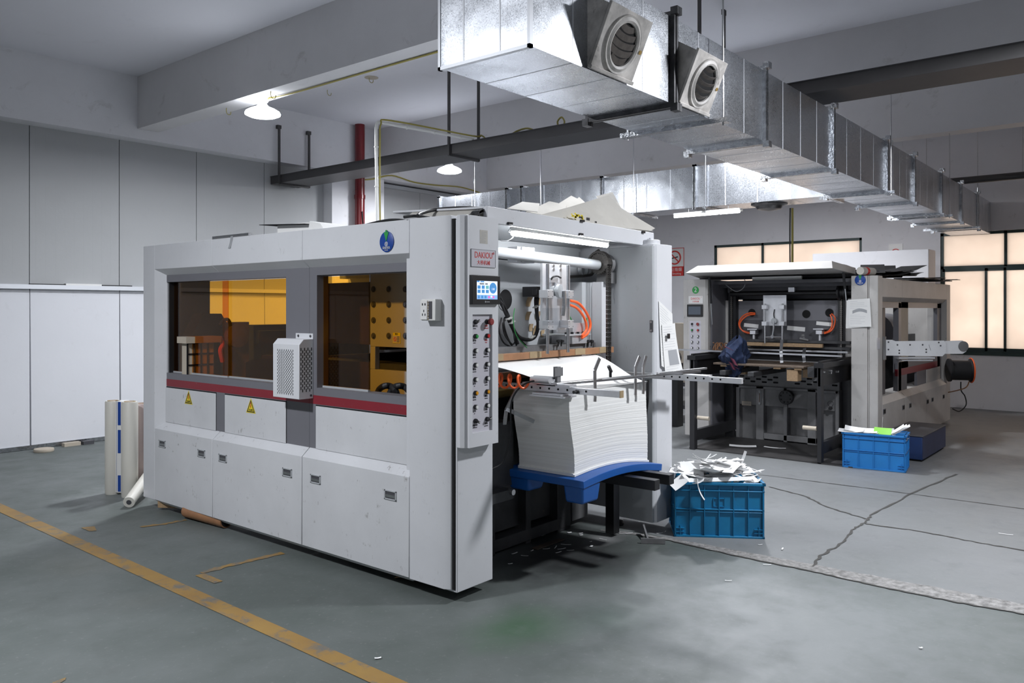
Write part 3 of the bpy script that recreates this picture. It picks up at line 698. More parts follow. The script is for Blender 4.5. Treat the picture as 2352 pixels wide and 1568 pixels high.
def pull(u, v):
    c = PX(u, v, XF); x = c.x; a, b, h = .052, .028, .006
    m = MB()
    for q in ((-a, a, b - .008, b), (-a, a, -b, -b + .008), (-a, -a + .01, -b, b), (a - .01, a, -b, b)): m.box(x - .005, x + .002, c.y + q[0], c.y + q[1], c.z + q[2], c.z + q[3])
    h = p1('recessed_pull', m, 'lgrey', 'grey recessed pull handle', bevel=.0015)
    m = MB(); m.box(x - .001, x + .001, c.y - a + .01, c.y + a - .01, c.z - b + .008, c.z + b - .008); part(h, 'pull_recess', m, M['dgrey'])
    m = MB(); m.box(x - .0035, x, c.y - a + .012, c.y + a - .012, c.z - .013, c.z + .002); part(h, 'pull_grip', m, M['steel'])
for q in ((373, 1019), (463, 1041), (512, 1052), (660, 1085), (725, 1100), (897, 1137)): pull(*q)
# grey middle frame
ya1, ya0 = PX(378, 650, XR).y, PX(657, 640, XR).y; yb1 = PX(728, 640, XR).y; zt_, zb_ = PX(378, 648, XR).z, PX(378, 855, XR).z
ysm = PX(711, 640, XR).y
def grid_frame(xs, rects):
    m = MB()
    for r in rects: m.box(xs[0], xs[1], *r)
    return m
zr0, zr1 = PX(368, 884, XR).z, PX(368, 868, XR).z
fr = (XR, XR + .03)
p1('window_frame', grid_frame(fr, [(ya1, 6.25, zr1, 1.95), (ysm + .001, ya0, zr1, 1.95), (ya0, ya1, zt_, 1.95), (ya0, ya1, zr1, zb_), (ysm + .001, 6.25, .67, zr0)]), 'grey')
p1('window_frame', grid_frame(fr, [(yb1, ysm - .001, zr1, 1.95), (3.30, yb1, zt_ + .004, 1.95), (3.30, yb1, zr1, zb_), (3.30, ysm - .001, .67, zr0)]), 'grey')
for a, b in ((ysm + .001, 6.25), (3.30, ysm - .001)):
    m = MB(); m.box(XR - .001, XR + .028, a, b, zr0, zr1); p1('red_stripe', m, 'red')
m = MB()                                                         # deep reveals of the two openings
for a, b in ((ya0, ya1), (3.30, yb1)):
    m.box(XR + .03, XR + .09, b, b + .004, zb_, zt_); m.box(XR + .03, XR + .09, a, b, zb_ - .004, zb_); m.box(XR + .03, XR + .09, a, b, zt_, zt_ + .004)
    if a > 4: m.box(XR + .03, XR + .09, a - .004, a, zb_, zt_)
p1('window_reveal', m, 'grey')
for (ua, ub) in ((378, 495), (516, 656), (725, 960)):
    a, b = PX(ua, 930, XR - .006).y, PX(ub, 930, XR - .006).y
    if ub > 900: b = 3.345
    m = MB(); m.box(XR - .006, XR + .01, b, a, .70, zr0 - .012); p1('white_panel', m, 'cabinet', bevel=.002)
    m = MB(); m.box(XR - .002, XR + .005, b - .004, a + .004, .70, zr0 - .004); p1('panel_gap', m, 'void')
def pane(a, b, x, name='amber_pane'):
    m = MB(); m.box(x, x + .005, b, a, zb_ + .006, zt_ - .004); o = p1(name, m, 'amber', 'see-through amber sliding pane')
    m = MB(); m.box(x - .006, x + .011, b, a, zb_ - .002, zb_ + .012); part(o, 'pane_rail', m, M['lgrey'])
    return o
pane(PX(388, 700, XR + .05).y, PX(524, 700, XR + .05).y, XR + .05)
pane(PX(511, 700, XR + .066).y, ya0, XR + .066)
o = pane(PX(736, 700, XR + .05).y, PX(847, 700, XR + .05).y, XR + .05)
m = MB(); q = PX(736, 793, XR + .045); m.box(q.x - .012, q.x, q.y - .012, q.y + .012, q.z - .018, q.z + .018); part(o, 'pane_latch', m, M['steel'])
# warning triangles
def warn_tri(u, v, h=.105):
    c = PX(u, v, XR - .0075); wd = h * .56
    m = MB(); m.add([(c.x, c.y + wd, c.z - h / 2), (c.x, c.y - wd, c.z - h / 2), (c.x, c.y, c.z + h / 2)], [(0, 1, 2)]); o = p1('warning_label', m, 'warn', 'yellow triangular electric shock warning label', smooth=False)
    m = MB(); x = c.x - .0006
    k = .84
    A = [(c.y + wd * k, c.z - h / 2 + h * .05), (c.y - wd * k, c.z - h / 2 + h * .05), (c.y, c.z + h / 2 - h * .11)]; kk = .76
    g = (sum(p[0] for p in A) / 3, sum(p[1] for p in A) / 3); Bq = [(g[0] + (p[0] - g[0]) * kk, g[1] + (p[1] - g[1]) * kk) for p in A]
    m.add([(x, *p) for p in A] + [(x, *p) for p in Bq], [(0, 1, 4, 3), (1, 2, 5, 4), (2, 0, 3, 5)]); part(o, 'label_border', m, M['blackink'], smooth=False)
    m = MB(); z0 = c.z - h * .12
    pts = [(.006, .034), (-.003, .034), (.002, .016), (-.006, .018), (.001, -.008), (.010, .010), (.004, .009)]
    m.add([(x, c.y + a, z0 + b) for a, b in pts], [tuple(range(7))]); part(o, 'lightning_mark', m, M['redink'], smooth=False)
    text_part(o, 'lettering', '当心触电', (x, c.y, c.z - h * .30), (0, -1, 0), (0, 0, 1), h * .125, M['blackink'])
warn_tri(433, 912); warn_tri(576, 931)
# blue status disc (also used on the second press)
def status_disc(root, c, nrm, right, r, label):
    c, nrm, right = Vector(c), Vector(nrm), Vector(right); up = Vector((0, 0, 1))
    m = MB(); m.lathe(c, nrm, [(r, 0), (r, .004), (r * .97, .005)], 40); o = part(root, 'status_disc', m, M['blueink'], label)
    m = MB(); f = c + nrm * .0055
    def P(a, b, d=0): return f + right * a * r + up * b * r + nrm * d
    m.add([P(-.34, .92), P(.34, .92), P(0, .02), P(-.34, .92, .002), P(.34, .92, .002), P(0, .02, .002)], [(0, 1, 2), (3, 4, 5), (0, 1, 4, 3), (1, 2, 5, 4), (2, 0, 3, 5)]); m.lathe(P(0, 1.02), nrm, [(.12 * r, 0), (.12 * r, .002)], 12); part(o, 'green_pointer', m, M['green'])
    m = MB(); m.lathe_open(P(0, -.22), nrm, [(r * .17, 0), (r * .22, 0), (r * .22, .0012), (r * .17, .0012), (r * .17, 0)], 24)
    m.obox(P(0, -.22, .0006), right * r * .05, up * r * .12, nrm * .0006); m.obox(P(0, -.16, .0006), right * r * .10, up * r * .03, nrm * .0006); part(o, 'white_symbol', m, M['whitecap'])
    text_part(o, 'lettering', '设备状态', P(0, -.60, .001), right, up, r * .27, M['whitecap'])
    text_part(o, 'lettering', 'STATUS', P(0, -.82, .001), right, up, r * .14, M['whitecap'])
status_disc(m1, PX(889, 555, XF - .001), (-1, 0, 0), (0, -1, 0), .060, 'round blue status disc with a green pointer')
# wall outlet box on the post
c = PX(985, 713, XF - .045); t = None
m = MB(); m.box(XF - .05, XF, c.y - .055, c.y + .055, c.z - .055, c.z + .062); o = p1('socket_box', m, 'pvc', 'broken white socket outlet box', bevel=.004)
m = MB(); m.box(XF - .056, XF - .05, c.y + .004, c.y + .056, c.z - .05, c.z + .055); part(o, 'socket_plate', m, M['whitecap'], bevel=.002)
m = MB(); x = XF - .0565
for dy, dz, a, b in ((.018, .034, .004, .006), (.038, .034, .004, .006), (.028, -.002, .003, .006), (.018, -.022, .003, .006), (.038, -.022, .003, .006)): m.box(x - .001, x + .001, c.y + dy - a, c.y + dy + a, c.z + dz - b, c.z + dz + b)
m.box(x + .004, x + .0075, c.y - .03, c.y - .004, c.z - .045, c.z + .05); part(o, 'socket_slots', m, M['dgrey'])
m = MB()
for k in range(7): m.box(XF - .0525, XF - .0485, c.y - .004 - .004 * (k % 2), c.y + .001, c.z - .05 + .015 * k, c.z - .042 + .015 * k)
part(o, 'broken_edge', m, M['kraft'])
# perforated cover
ye0, ye1, xe, ze0, ze1 = 4.30, 4.585, 3.09, 1.022, 1.405
m = MB(); m.prism([(XR, ze0), (xe, ze0), (xe, ze1 - .035), (xe + .035, ze1), (XR, ze1)], 'y', ye0, ye1); cov = p1('perforated_cover', m, 'paint', 'white perforated metal cover box', bevel=.003)
m = MB(); m.box(XR - .003, XR, ye0 + .0, ye1 - .1, ze1, ze1 + .035); part(cov, 'mounting_tab', m, M['paint'])
m = MB()
for y in (ye0 + .025, ye1 - .13): m.cyl((XR - .008, y, ze1 + .018), (XR, y, ze1 + .018), .008, n=8)
m.cyl((XR - .02, ye0 - .004, ze0 + .02), (XR - .02, ye0, ze0 + .02), .008, n=8); part(cov, 'screw', m, M['dgrey'])
m = MB()
for i in range(15):
    for j in range(14 if i % 2 == 0 else 13):
        y = ye0 + .065 + i * .0118; z = ze0 + .030 + (j + (0 if i % 2 == 0 else .5)) * .0215; m.box(xe - .0012, xe + .001, y - .0024, y + .0024, z - .0065, z + .0065)
for i in range(7):
    for j in range(9):
        x = xe + .014 + i * .0135; z = ze0 + .055 + (j + (0 if i % 2 else .5)) * .031; m.box(x - .0028, x + .0028, ye0 - .0012, ye0 + .001, z - .010, z + .010)
part(cov, 'vent_slots', m, M['void'])
# interior seen through the windows
m = MB(); m.box(5.25, 5.30, 3.02, 6.465, ZB, 2.10); p1('far_side_panel', m, 'paint')
m = MB(); m.box(3.215, 3.56, 6.180, 6.46, .72, 2.05); p1('post_shade_panel', m, 'black')  # black panel over the corner post's inner face, darkening it as shade
m = MB(); m.box(3.45, 5.25, 3.62, 4.05, 2.05, 2.098); m.box(3.45, 5.25, 4.05, 4.1, 2.05, 2.07); m.box(3.45, 5.25, 4.62, 6.40, 2.05, 2.07); m.box(3.45, 3.7, 4.1, 4.62, 2.05, 2.07); p1('roof_plate', m, 'lgrey')  # unseen rear roof sheets added to block lamp light through the windows
m = MB(); m.box(3.44, 3.52, 4.05, 6.45, 2.05, 2.10); m.box(5.12, 5.25, 4.05, 6.45, 1.90, 2.10); m.box(5.18, 5.25, 4.05, 6.4, 1.62, 1.66); m.box(3.52, 5.12, 6.38, 6.45, 2.06, 2.10); p1('roof_rail', m, 'lgrey')
yp = PX(850, 700, 3.52).y
m = MB(); m.box(3.56, 5.0, 3.47, 4.80, .12, 1.24); m.box(3.56, 5.0, 3.47, 4.80, 1.36, 1.78); m.box(4.8, 5.0, 3.47, 4.2, 1.2, 1.45); p1('press_body', m, 'iron')
z0, z1 = PX(890, 797, 3.52).z, PX(890, 850, 3.52).z
ps = MB(); y_sl = PX(866, 800, 3.52).y
ps.box(3.52, 3.56, 3.32, yp, z0, 1.93); ps.box(3.52, 3.56, 3.32, yp, .5, z1); ps.box(3.52, 3.56, y_sl + .02, yp, z1, z0)
pl = p1('bolted_plate', ps, 'plate', 'cream steel plate with rows of bolts', bevel=.003)
for v in (664, 699, 735, 771):
    for u in (858, 893, 931):
        c = PX(u, v, 3.518); m = MB(); m.lathe(c, (-1, 0, 0), [(.020, 0), (.020, .004), (.013, .005), (.013, .010), (.006, .010)], 14); part(pl, 'bolt', m, M['dgrey'])
c = PX(911, 776, 3.517); m = MB(); m.box(3.5165, 3.519, c.y - .035, c.y + .035, c.z - .034, c.z + .034); o = part(pl, 'caution_sticker', m, M['warn'])
m = MB(); m.box(3.516, 3.517, c.y - .030, c.y + .030, c.z - .03, c.z + .014); part(o, 'sticker_face', m, M['cream'])
m = MB(); m.lathe_open((3.5158, c.y + .014, c.z - .008), (-1, 0, 0), [(.010, 0), (.0135, 0), (.0135, .0006), (.010, .0006), (.010, 0)], 20); m.bar((3.5155, c.y + .023, c.z + .001), (3.5155, c.y + .005, c.z - .017), .003, .0006, (1, 0, 0)); part(o, 'prohibition_mark', m, M['redink'])
m = MB()
for k in range(5): m.box(3.5155, 3.516, c.y - .028, c.y - .004, c.z - .026 + .008 * k, c.z - .023 + .008 * k)
part(o, 'caution_lines', m, M['blackink'])
text_part(o, 'lettering', '警告', (3.516, c.y, c.z + .024), (0, -1, 0), (0, 0, 1), .014, M['blackink'])
m = MB(); m.box(3.9, 4.6, 3.55, 3.85, z1 + .045, z1 + .075); p1('moving_platen', m, 'alu')
for pts in ([(866, 906), (872, 893), (884, 886), (897, 887), (908, 896), (914, 912)], [(893, 908), (902, 892), (915, 886), (930, 889), (945, 903)]):
    m = MB(); m.tube([PX(u, v, 3.36 + .04 * (k % 2)) for k, (u, v) in enumerate(pts)], .020, 12); p1('hydraulic_hose', m, 'rubber')
m = MB(); m.prism([(4.45, .3), (6.35, .3), (6.35, 1.05), (5.9, 1.18), (4.45, 1.28)], 'x', 3.78, 5.1); p1('feeder_bed', m, 'black')
q = PY(600, 745, 6.2); m = MB(); m.box(3.92, 5.2, 6.1, 6.3, 1.0, q.z); m.box(3.94, 5.2, 6.05, 6.1, q.z - .16, q.z - .05); p1('feeder_beam', m, 'dgrey')
a, b = PY(432, 720, 6.1), PY(508, 720, 6.1); w_ = b.x - a.x; zt_h = PY(470, 720, 6.1).z
m = MB(); m.prism([(a.x - .02, 1.0), (b.x + .03, 1.0), (b.x + .03, zt_h - .13), (b.x - w_ * .2, zt_h), (a.x + w_ * .25, zt_h), (a.x - .02, zt_h - .17)], 'y', 6.0, 6.15); p1('suction_head', m, 'black')
q = PY(540, 770, 6.0); m = MB(); m.lathe(q, (0, -1, 0), [(.10, 0), (.10, .05), (.06, .06)], 20); m.box(q.x - .13, q.x + .13, 6.0, 6.1, 1.0, q.z + .11); p1('gear_motor', m, 'iron2')
m = MB(); m.tube([PY(505, 747, 5.95), PY(512, 736, 5.95), PY(524, 734, 5.95), PY(530, 747, 5.97)], .014, 8); p1('air_hose', m, 'rubber')
m = MB(); m.tube([PY(505, 775, 5.9), PY(511, 790, 5.88), PY(506, 805, 5.88), PY(511, 830, 5.9)], .018, 8); p1('orange_hose', m, 'orange')
a, b = PY(430, 788, 5.9), PY(492, 860, 5.9); m = MB(); m.box(a.x, b.x, 5.9, 5.98, b.z, a.z); m.box(a.x - .03, b.x + .04, 5.86, 6.0, a.z, a.z + .05); o = p1('reflected_window', m, 'cream')  # pale gridded block imitates a window reflected in the amber pane
m = MB()
for k in range(5): x = a.x + (b.x - a.x) * k / 4; m.box(x - .006, x + .006, 5.893, 5.9, b.z, a.z)
for k in range(4): z = b.z + (a.z - b.z) * k / 3; m.box(a.x, b.x, 5.894, 5.9, z - .006, z + .006)
part(o, 'reflected_grid', m, M['black'])
m = MB(); m.box(3.95, 5.1, 4.45, 4.55, 1.30, 1.37); m.box(3.80, 3.86, 4.45, 5.8, 1.18, 1.22); p1('cross_rail', m, 'iron')
# feet and timber under the press
for (x, y) in ((3.35, 6.05), (3.32, 5.85), (5.05, 6.1), (3.45, 3.2), (5.1, 3.2)):
    m = MB(); m.lathe((x, y, 0), (0, 0, 1), [(.055, 0), (.06, .012), (.05, .03), (.022, .034), (.022, .09)], 20); p1('levelling_foot', m, 'rubber')
m = MB(); m.box(3.55, 5.1, 3.6, 4.4, 0.0, .14); p1('base_frame', m, 'iron')
# ------------------------------------------------------------------ control cabinet
YC, YB = 3.0, 2.93
m = MB(); m.box(3.175, 3.47, YC, 3.40, .06, 2.085); p1('control_cabinet', m, 'paint', bevel=.004)
m = MB(); m.box(3.168, 3.18, 3.012, 3.035, ZB, 2.09); p1('panel_gap', m, 'void')
L0, L1, z0, z1 = 3.222, 3.385, PY(1086, 995, YB).z, PY(1086, 722, YB).z
m = MB(); BZ0, BZ1 = .848, 2.108
m.prism([(3.172, YC), (3.168, 2.972), (3.180, 2.950), (3.192, 2.945), (3.442, 2.945), (3.448, 2.955), (3.45, YC)], 'z', BZ0, BZ1)
cb = p1('control_box', m, 'paint', bevel=.003)
m = MB(); m.box(3.196, L0, YB, YB + .016, BZ0 + .002, BZ1 - .002); m.box(L1, 3.436, YB, YB + .016, BZ0 + .002, BZ1 - .002); m.box(L0, L1, YB, YB + .016, z1, BZ1 - .002); m.box(L0, L1, YB, YB + .016, BZ0 + .002, z0)
part(cb, 'box_face', m, M['paint'])
m = MB(); m.box(L0, L1, 2.9435, 2.9445, z0, z1); part(cb, 'button_panel', m, M['silverink'])
def ctl_text(root, x, y, z, s, e, hs, ink='blackink'):
    text_part(root, 'button_caption', s, (x, y, z), (1, 0, 0), (0, 0, 1), hs, M[ink]); text_part(root, 'button_caption', e, (x, y, z - hs * 1.05), (1, 0, 0), (0, 0, 1), hs * .55, M[ink])
yp_ = 2.943
def push(root, x, y, z, cap, r=.0135):
    m = MB(); m.lathe((x, y, z), (0, -1, 0), [(r, 0), (r, .012), (r * .9, .014)], 20); o = part(root, 'push_button', m, M['black'])
    m = MB(); m.lathe((x, y - .012, z), (0, -1, 0), [(r * .74, 0), (r * .74, .006), (r * .62, .0075)], 20); part(o, 'button_cap', m, M[cap])
def knob(root, x, y, z, ang, r=.0135):
    m = MB(); m.lathe((x, y, z), (0, -1, 0), [(r, 0), (r, .010), (r * .85, .013)], 20); o = part(root, 'selector_switch', m, M['black'])
    d = Vector((math.cos(ang), 0, math.sin(ang))); m = MB(); m.bar(Vector((x, y - .017, z)) - d * r, Vector((x, y - .017, z)) + d * r * 1.5, .010, .010, (0, 1, 0)); part(o, 'selector_lever', m, M['black'])
    m = MB(); m.bar(Vector((x, y - .0225, z)) + d * r * .5, Vector((x, y - .0225, z)) + d * r * 1.5, .003, .001, (0, 1, 0)); part(o, 'selector_mark', m, M['whitecap'])
rows = [739, 772, 805, 838, 871, 902, 934, 966]
caps = [None, ('green', 'redcap'), ('whitecap',) * 2, ('whitecap',) * 2, ('whitecap',) * 2, ('yellowcap',) * 2, ('whitecap',) * 2, None]
names = [(('电源开关', 'POWER'), ('急停', 'EMERGENCY')), (('启动', 'START'), ('停止', 'STOP')), (('加速', 'SPEEDUP'), ('减速', 'SPEEDDOWN')), (('慢动', 'INCHING'), ('慢动', 'INCHING')), (('主升', 'UP'), ('主降', 'DOWN')), (('给纸', 'FEEDING'), ('测试', 'TESTING')), (('上升', 'UP'), ('下降', 'DOWN')), (('自动补偿', 'COMPENSATE'), ('照明', 'LIGHTING'))]
for r, v in enumerate(rows):
    z = PY(1094, v, yp_).z
    for k, x in enumerate((3.256, 3.352)):
        if r == 0 and k == 1:
            m = MB(); m.lathe((x, yp_, z), (0, -1, 0), [(.0145, 0), (.0145, .014), (.010, .015), (.010, .024)], 20); o = part(cb, 'emergency_stop', m, M['black'])
            m = MB(); m.lathe((x, yp_ - .024, z), (0, -1, 0), [(.015, 0), (.0195, .004), (.0195, .013), (.016, .017), (.006, .018)], 24); part(o, 'mushroom_cap', m, M['dullred'])
        elif r in (0, 7): knob(cb, x, yp_, z, (.45, 0, -.5, .4)[(r > 0) * 2 + k])
        else: push(cb, x, yp_, z, caps[r][k])
        ink = 'redink' if (r < 2 and k == 1) else 'blackink'
        ctl_text(cb, x - .004, yp_ - .0005, z - .0235, *names[r][k], .0125, ink)
def sign_plate(root, x0, x1, y, z0, z1, base='silverink'):
    m = MB(); m.box(x0, x1, y - .004, y, z0, z1); o = part(root, 'name_plate', m, M[base], bevel=.001)
    m = MB(); e = .0025
    for q in ((x0, x1, z0, z0 + e), (x0, x1, z1 - e, z1), (x0, x0 + e, z0, z1), (x1 - e, x1, z0, z1)): m.box(q[0], q[1], y - .0055, y - .003, q[2], q[3])
    part(o, 'plate_rim', m, M['greyink']); wd = x1 - x0; c = (x0 + x1) / 2
    text_part(o, 'lettering', 'DAKIOU', (c, y - .0045, z0 + (z1 - z0) * .66), (1, 0, 0), (0, 0, 1), wd * .235, M['redink'], sx=.82)
    text_part(o, 'lettering', '®', (x1 - wd * .09, y - .0045, z0 + (z1 - z0) * .80), (1, 0, 0), (0, 0, 1), wd * .10, M['redink'])
    text_part(o, 'lettering', '大桥机械', (c, y - .0045, z0 + (z1 - z0) * .24), (1, 0, 0), (0, 0, 1), wd * .135, M['redink'])
sign_plate(cb, 3.207, 3.408, YB, 1.828, 1.925)
m = MB(); m.box(3.196, 3.428, YB - .022, YB, 1.624, 1.783); ts = part(cb, 'touch_screen', m, M['black'], 'black touch screen showing blue icons', bevel=.003)
m = MB(); x0, x1, z0, z1 = 3.232, 3.402, 1.652, 1.752; y = YB - .0228; m.box(x0, x1, y, YB - .021, z0, z1); part(ts, 'display', m, M['lcd'])
def dsp(name, mat, rects, d=.0006):
    m = MB()
    for (a, b, c, e) in rects: m.box(x0 + (x1 - x0) * a, x0 + (x1 - x0) * b, y - d, y, z0 + (z1 - z0) * c, z0 + (z1 - z0) * e)
    part(ts, name, m, M[mat])
dsp('display_icons', 'lcdblue', [(.03 + .2 * i, .17 + .2 * i, .34 + .23 * j, .52 + .23 * j) for i in range(3) for j in range(2) if not (i == 2 and j == 1)])
dsp('display_icons', 'lcdteal', [(.43, .57, .57, .75)]); dsp('display_bar', 'lcdbar', [(0, 1, 0, .24)])
dsp('display_icons', 'lcdblue', [(.05, .13, .05, .2), (.2, .3, .05, .2), (.36, .46, .05, .2), (0, .12, .93, 1), (.17, .34, .93, .99)], .0010); dsp('display_icons', 'lcdpink', [(.54, .62, .06, .18), (.76, .84, .06, .18)], .0010)
dsp('display_icons', 'lcd', [(.66, .74, .10, .20)], .0012); dsp('display_lines', 'greyink', [(.13, .34, .80, .88), (.4, .52, .80, .88)])
m = MB(); c = (x0 + (x1 - x0) * .78, y - .0002, z0 + (z1 - z0) * .62)
m.lathe(c, (0, -1, 0), [(.030, 0), (.030, .0006)], 32); part(ts, 'display_dial', m, M['lcdblue'])
text_part(ts, 'lettering', '130', (c[0], c[1] - .0008, c[2] - .006), (1, 0, 0), (0, 0, 1), .017, M['lcd'])
m = MB(); m.box(x0 + .066, x0 + .074, y - .0006, y + .001, z0 - .018, z0 - .009); m.box(x0 + .077, x0 + .105, y - .0006, y + .001, z0 - .016, z0 - .012); part(ts, 'maker_mark', m, M['greyink'])
m = MB(); m.box(3.281, 3.345, YB - .001, YB, 1.958, 2.032); o = part(cb, 'paper_note', m, M['card'], 'small handwritten paper note taped on the box')
m = MB()
for k in range(9):
    a = 3.285 + RR.uniform(0, .01); m.box(a, a + RR.uniform(.025, .05), YB - .0016, YB - .0009, 1.964 + k * .007, 1.9655 + k * .007)
part(o, 'handwriting', m, M['greyink'])
# ------------------------------------------------------------------ far post, inner side panel
m = MB(); m.prism([(5.085, 2.875), (5.105, 2.86), (5.325, 2.86), (5.34, 2.875), (5.34, 3.25), (5.085, 3.25)], 'z', .07, 2.066); p1('corner_post', m, 'paint', bevel=.003)
m = MB(); m.box(5.06, 5.09, 2.872, 3.24, .075, 2.05); p1('inner_side_panel', m, 'lgrey', 'light grey inner side panel', bevel=.002)
m = MB(); m.lathe((5.17, 2.95, 2.066), (0, 0, 1), [(.07, 0), (.07, .03), (.06, .035), (.012, .035), (.012, .05)], 20); p1('post_cap', m, 'paint')
c = PX(1496, 749, 5.055); m = MB(); m.box(5.052, 5.062, c.y - .012, c.y + .012, c.z - .042, c.z + .042); o = p1('panel_catch', m, 'dgrey')
m = MB()
for dz in (-.03, .03): m.cyl((5.048, c.y, c.z + dz), (5.055, c.y, c.z + dz), .008, n=10)
part(o, 'screw', m, M['steel'])
# ------------------------------------------------------------------ hood with tube lamp
YH = 2.97
zL0, zL1, zR0, zR1 = PY(1150, 514, YH).z, PY(1119, 473, YH).z, PY(1501, 567, YH).z, PY(1504, 535, YH).z
xL, xR_ = PY(1119, 473, YH).x, PY(1502, 545, YH).x
def hz(x, lo):
    k = (x - xL) / (xR_ - xL); return (zL0 + (zR0 - zL0) * k) if lo else (zL1 + (zR1 - zL1) * k)
m = MB(); m.hexa([(xL, YH, hz(xL, 1)), (xR_, YH, hz(xR_, 1)), (xR_, YH + .03, hz(xR_, 1)), (xL, YH + .03, hz(xL, 1)), (xL, YH, hz(xL, 0)), (xR_, YH, hz(xR_, 0)), (xR_, YH + .03, hz(xR_, 0)), (xL, YH + .03, hz(xL, 0))])
m.hexa([(xL, YH + .03, hz(xL, 0) - .012), (xR_, YH + .03, hz(xR_, 0) - .012), (xR_, 3.75, hz(xR_, 0) + .02), (xL, 3.75, hz(xL, 0) + .02), (xL, YH + .03, hz(xL, 0)), (xR_, YH + .03, hz(xR_, 0)), (xR_, 3.75, hz(xR_, 0) + .032), (xL, 3.75, hz(xL, 0) + .032)])
hd = p1('lift_up_hood', m, 'paint', bevel=.003)
m = MB(); m.hexa([(3.46, YH + .035, zL0 + .035), (5.07, YH + .035, zR0 + .035), (5.07, 3.6, 2.05), (3.46, 3.6, 2.06), (3.46, YH + .035, zL0 + .043), (5.07, YH + .035, zR0 + .043), (5.07, 3.6, 2.058), (3.46, 3.6, 2.068)]); part(hd, 'hood_underside', m, M['lgrey'])
for u, v in ((1172, 513), (1338, 507), (1478, 533), (1335, 538)): c = PY(u, v, YH - .008); m = MB(); m.box(c.x - .018, c.x + .018, c.y - .006, c.y + .01, c.z - .007, c.z + .007); part(hd, 'hood_clip', m, M['black'])
a, b = PY(1178, 535, 3.04), PY(1393, 563, 3.04)
m = MB(); m.bar(a + Vector((0, 0, .025)), b + Vector((0, 0, .025)), .045, .025); tb = part(m1, 'tube_fixture', m, M['pvc'])
m = MB(); m.cyl(a, b, .017, n=16); part(tb, 'glowing_tube', m, M['tubeglow'], 'bright fluorescent tube')
m = MB(); m.tube([PY(u, v, 3.06) for u, v in ((1150, 552), (1165, 553), (1178, 545), (1176, 535), (1168, 532), (1174, 524), (1182, 526))], .003, 6); part(tb, 'tube_wire', m, M['greyink'])
# ------------------------------------------------------------------ delivery interior
YP = 3.42
zt, zb = PY(1250, 598, YP).z, 1.16
m = MB(); m.box(3.44, 4.97, YP, YP + .05, zb, PY(1250, 603, YP).z); bp = p1('delivery_plate', m, 'lgrey', bevel=.003)
m = MB(); c = PY(1160, 688, YP); m.lathe(c + Vector((-.0, -.002, 0)), (0, -1, 0), [(.068, 0), (.068, .001)], 32); part(bp, 'cable_opening', m, M['void'])
m = MB(); m.lathe_open(c + Vector((0, .002, 0)), (0, -1, 0), [(.068, 0), (.075, 0), (.075, .007), (.068, .007), (.068, 0)], 32); part(bp, 'opening_rim', m, M['lgrey'])
for u, v, s in ((1212, 693, 1), (1233, 690, .8), (1238, 692, .7), (1210, 725, .9), (1233, 724, .9), (1228, 758, 1.0), (1218, 752, .8), (1245, 765, .7)):
    c = PY(u, v, YP - .001); m = MB(); k = .045 * s; m.sheet(lambda a, b, c=c, k=k: c + Vector(((a - .5) * k * (1 + .3 * b), -.004 - .02 * (b ** 2) * (1 if s > .8 else .3), (b - .5) * k * 1.4)), 4, 4, .001); p1('kraft_tape_scrap', m, 'kraft')
m = MB(); m.box(3.44, 5.05, 3.40, 3.50, PY(1250, 600, 3.4).z, 1.975); p1('top_beam', m, 'dgrey')
m = MB(); m.box(3.44, 5.05, 3.50, 3.52, 1.9, 2.06); p1('back_plate', m, 'lgrey')
m = MB(); m.box(4.93, 5.055, 3.215, 3.40, .75, PY(1400, 648, 3.215).z); p1('guide_column', m, 'paint', 'white guide column beside the chain')
m = MB(); m.box(4.80, 4.93, 3.30, 3.42, 1.0, PY(1345, 648, 3.3).z); p1('guide_block', m, 'lgrey')
a, b = PY(1147, 580, 3.22), PY(1372, 608, 3.22)
m = MB(); m.cyl(a + (a - b) * .3, b, .036, n=24); sh = p1('drive_shaft', m, 'lgrey', 'long light grey drive shaft')
m = MB(); c = PY(1382, 606, 3.22)
n = 26; prof = [(.070 if i % 2 else .080) for i in range(n * 2)]
m.prism([(c.z + r * math.cos(math.pi * i / n), r * math.sin(math.pi * i / n) + c.y) for i, r in enumerate(prof)], 'x', 0, .02) if False else None
vs = [(c.x, c.y + r * math.cos(math.pi * i / n), c.z + r * math.sin(math.pi * i / n)) for i, r in enumerate(prof)]
for dx in (-.045, -.022): m.add([(v[0] + dx, v[1], v[2]) for v in vs] + [(v[0] + dx + .010, v[1], v[2]) for v in vs], [tuple(range(2 * n - 1, -1, -1)), tuple(range(2 * n, 4 * n))] + [(i, (i + 1) % (2 * n), 2 * n + (i + 1) % (2 * n), 2 * n + i) for i in range(2 * n)])
m.cyl(c + Vector((-.06, 0, 0)), c + Vector((.07, 0, 0)), .03, n=16); part(sh, 'chain_sprocket', m, M['chain'])
m = MB(); m.lathe(c + Vector((.03, 0, -.0)), (1, 0, 0), [(.075, 0), (.075, .04), (.05, .05)], 20); m.box(c.x + .02, c.x + .12, c.y - .05, c.y + .06, c.z - .14, c.z - .06); m.cyl(c + Vector((.07, -.02, -.06)), c + Vector((.07, -.02, -.03)), .018, n=12); p1('bearing_block', m, 'iron2')
m = MB(); zc = c.z + .01; k = 0
while zc > 1.08:                                                 # twin strand roller chain
    for dx in (-.052, -.034, -.020, -.006): m.box(c.x + dx - .0022, c.x + dx + .0022, c.y - .084, c.y - .070, zc - .009, zc + .009 - (.003 if k % 2 else 0))
    for dx in (-.043, -.013): m.cyl((c.x + dx - .008, c.y - .077, zc), (c.x + dx + .008, c.y - .077, zc), .006, n=6)
    zc -= .0165; k += 1
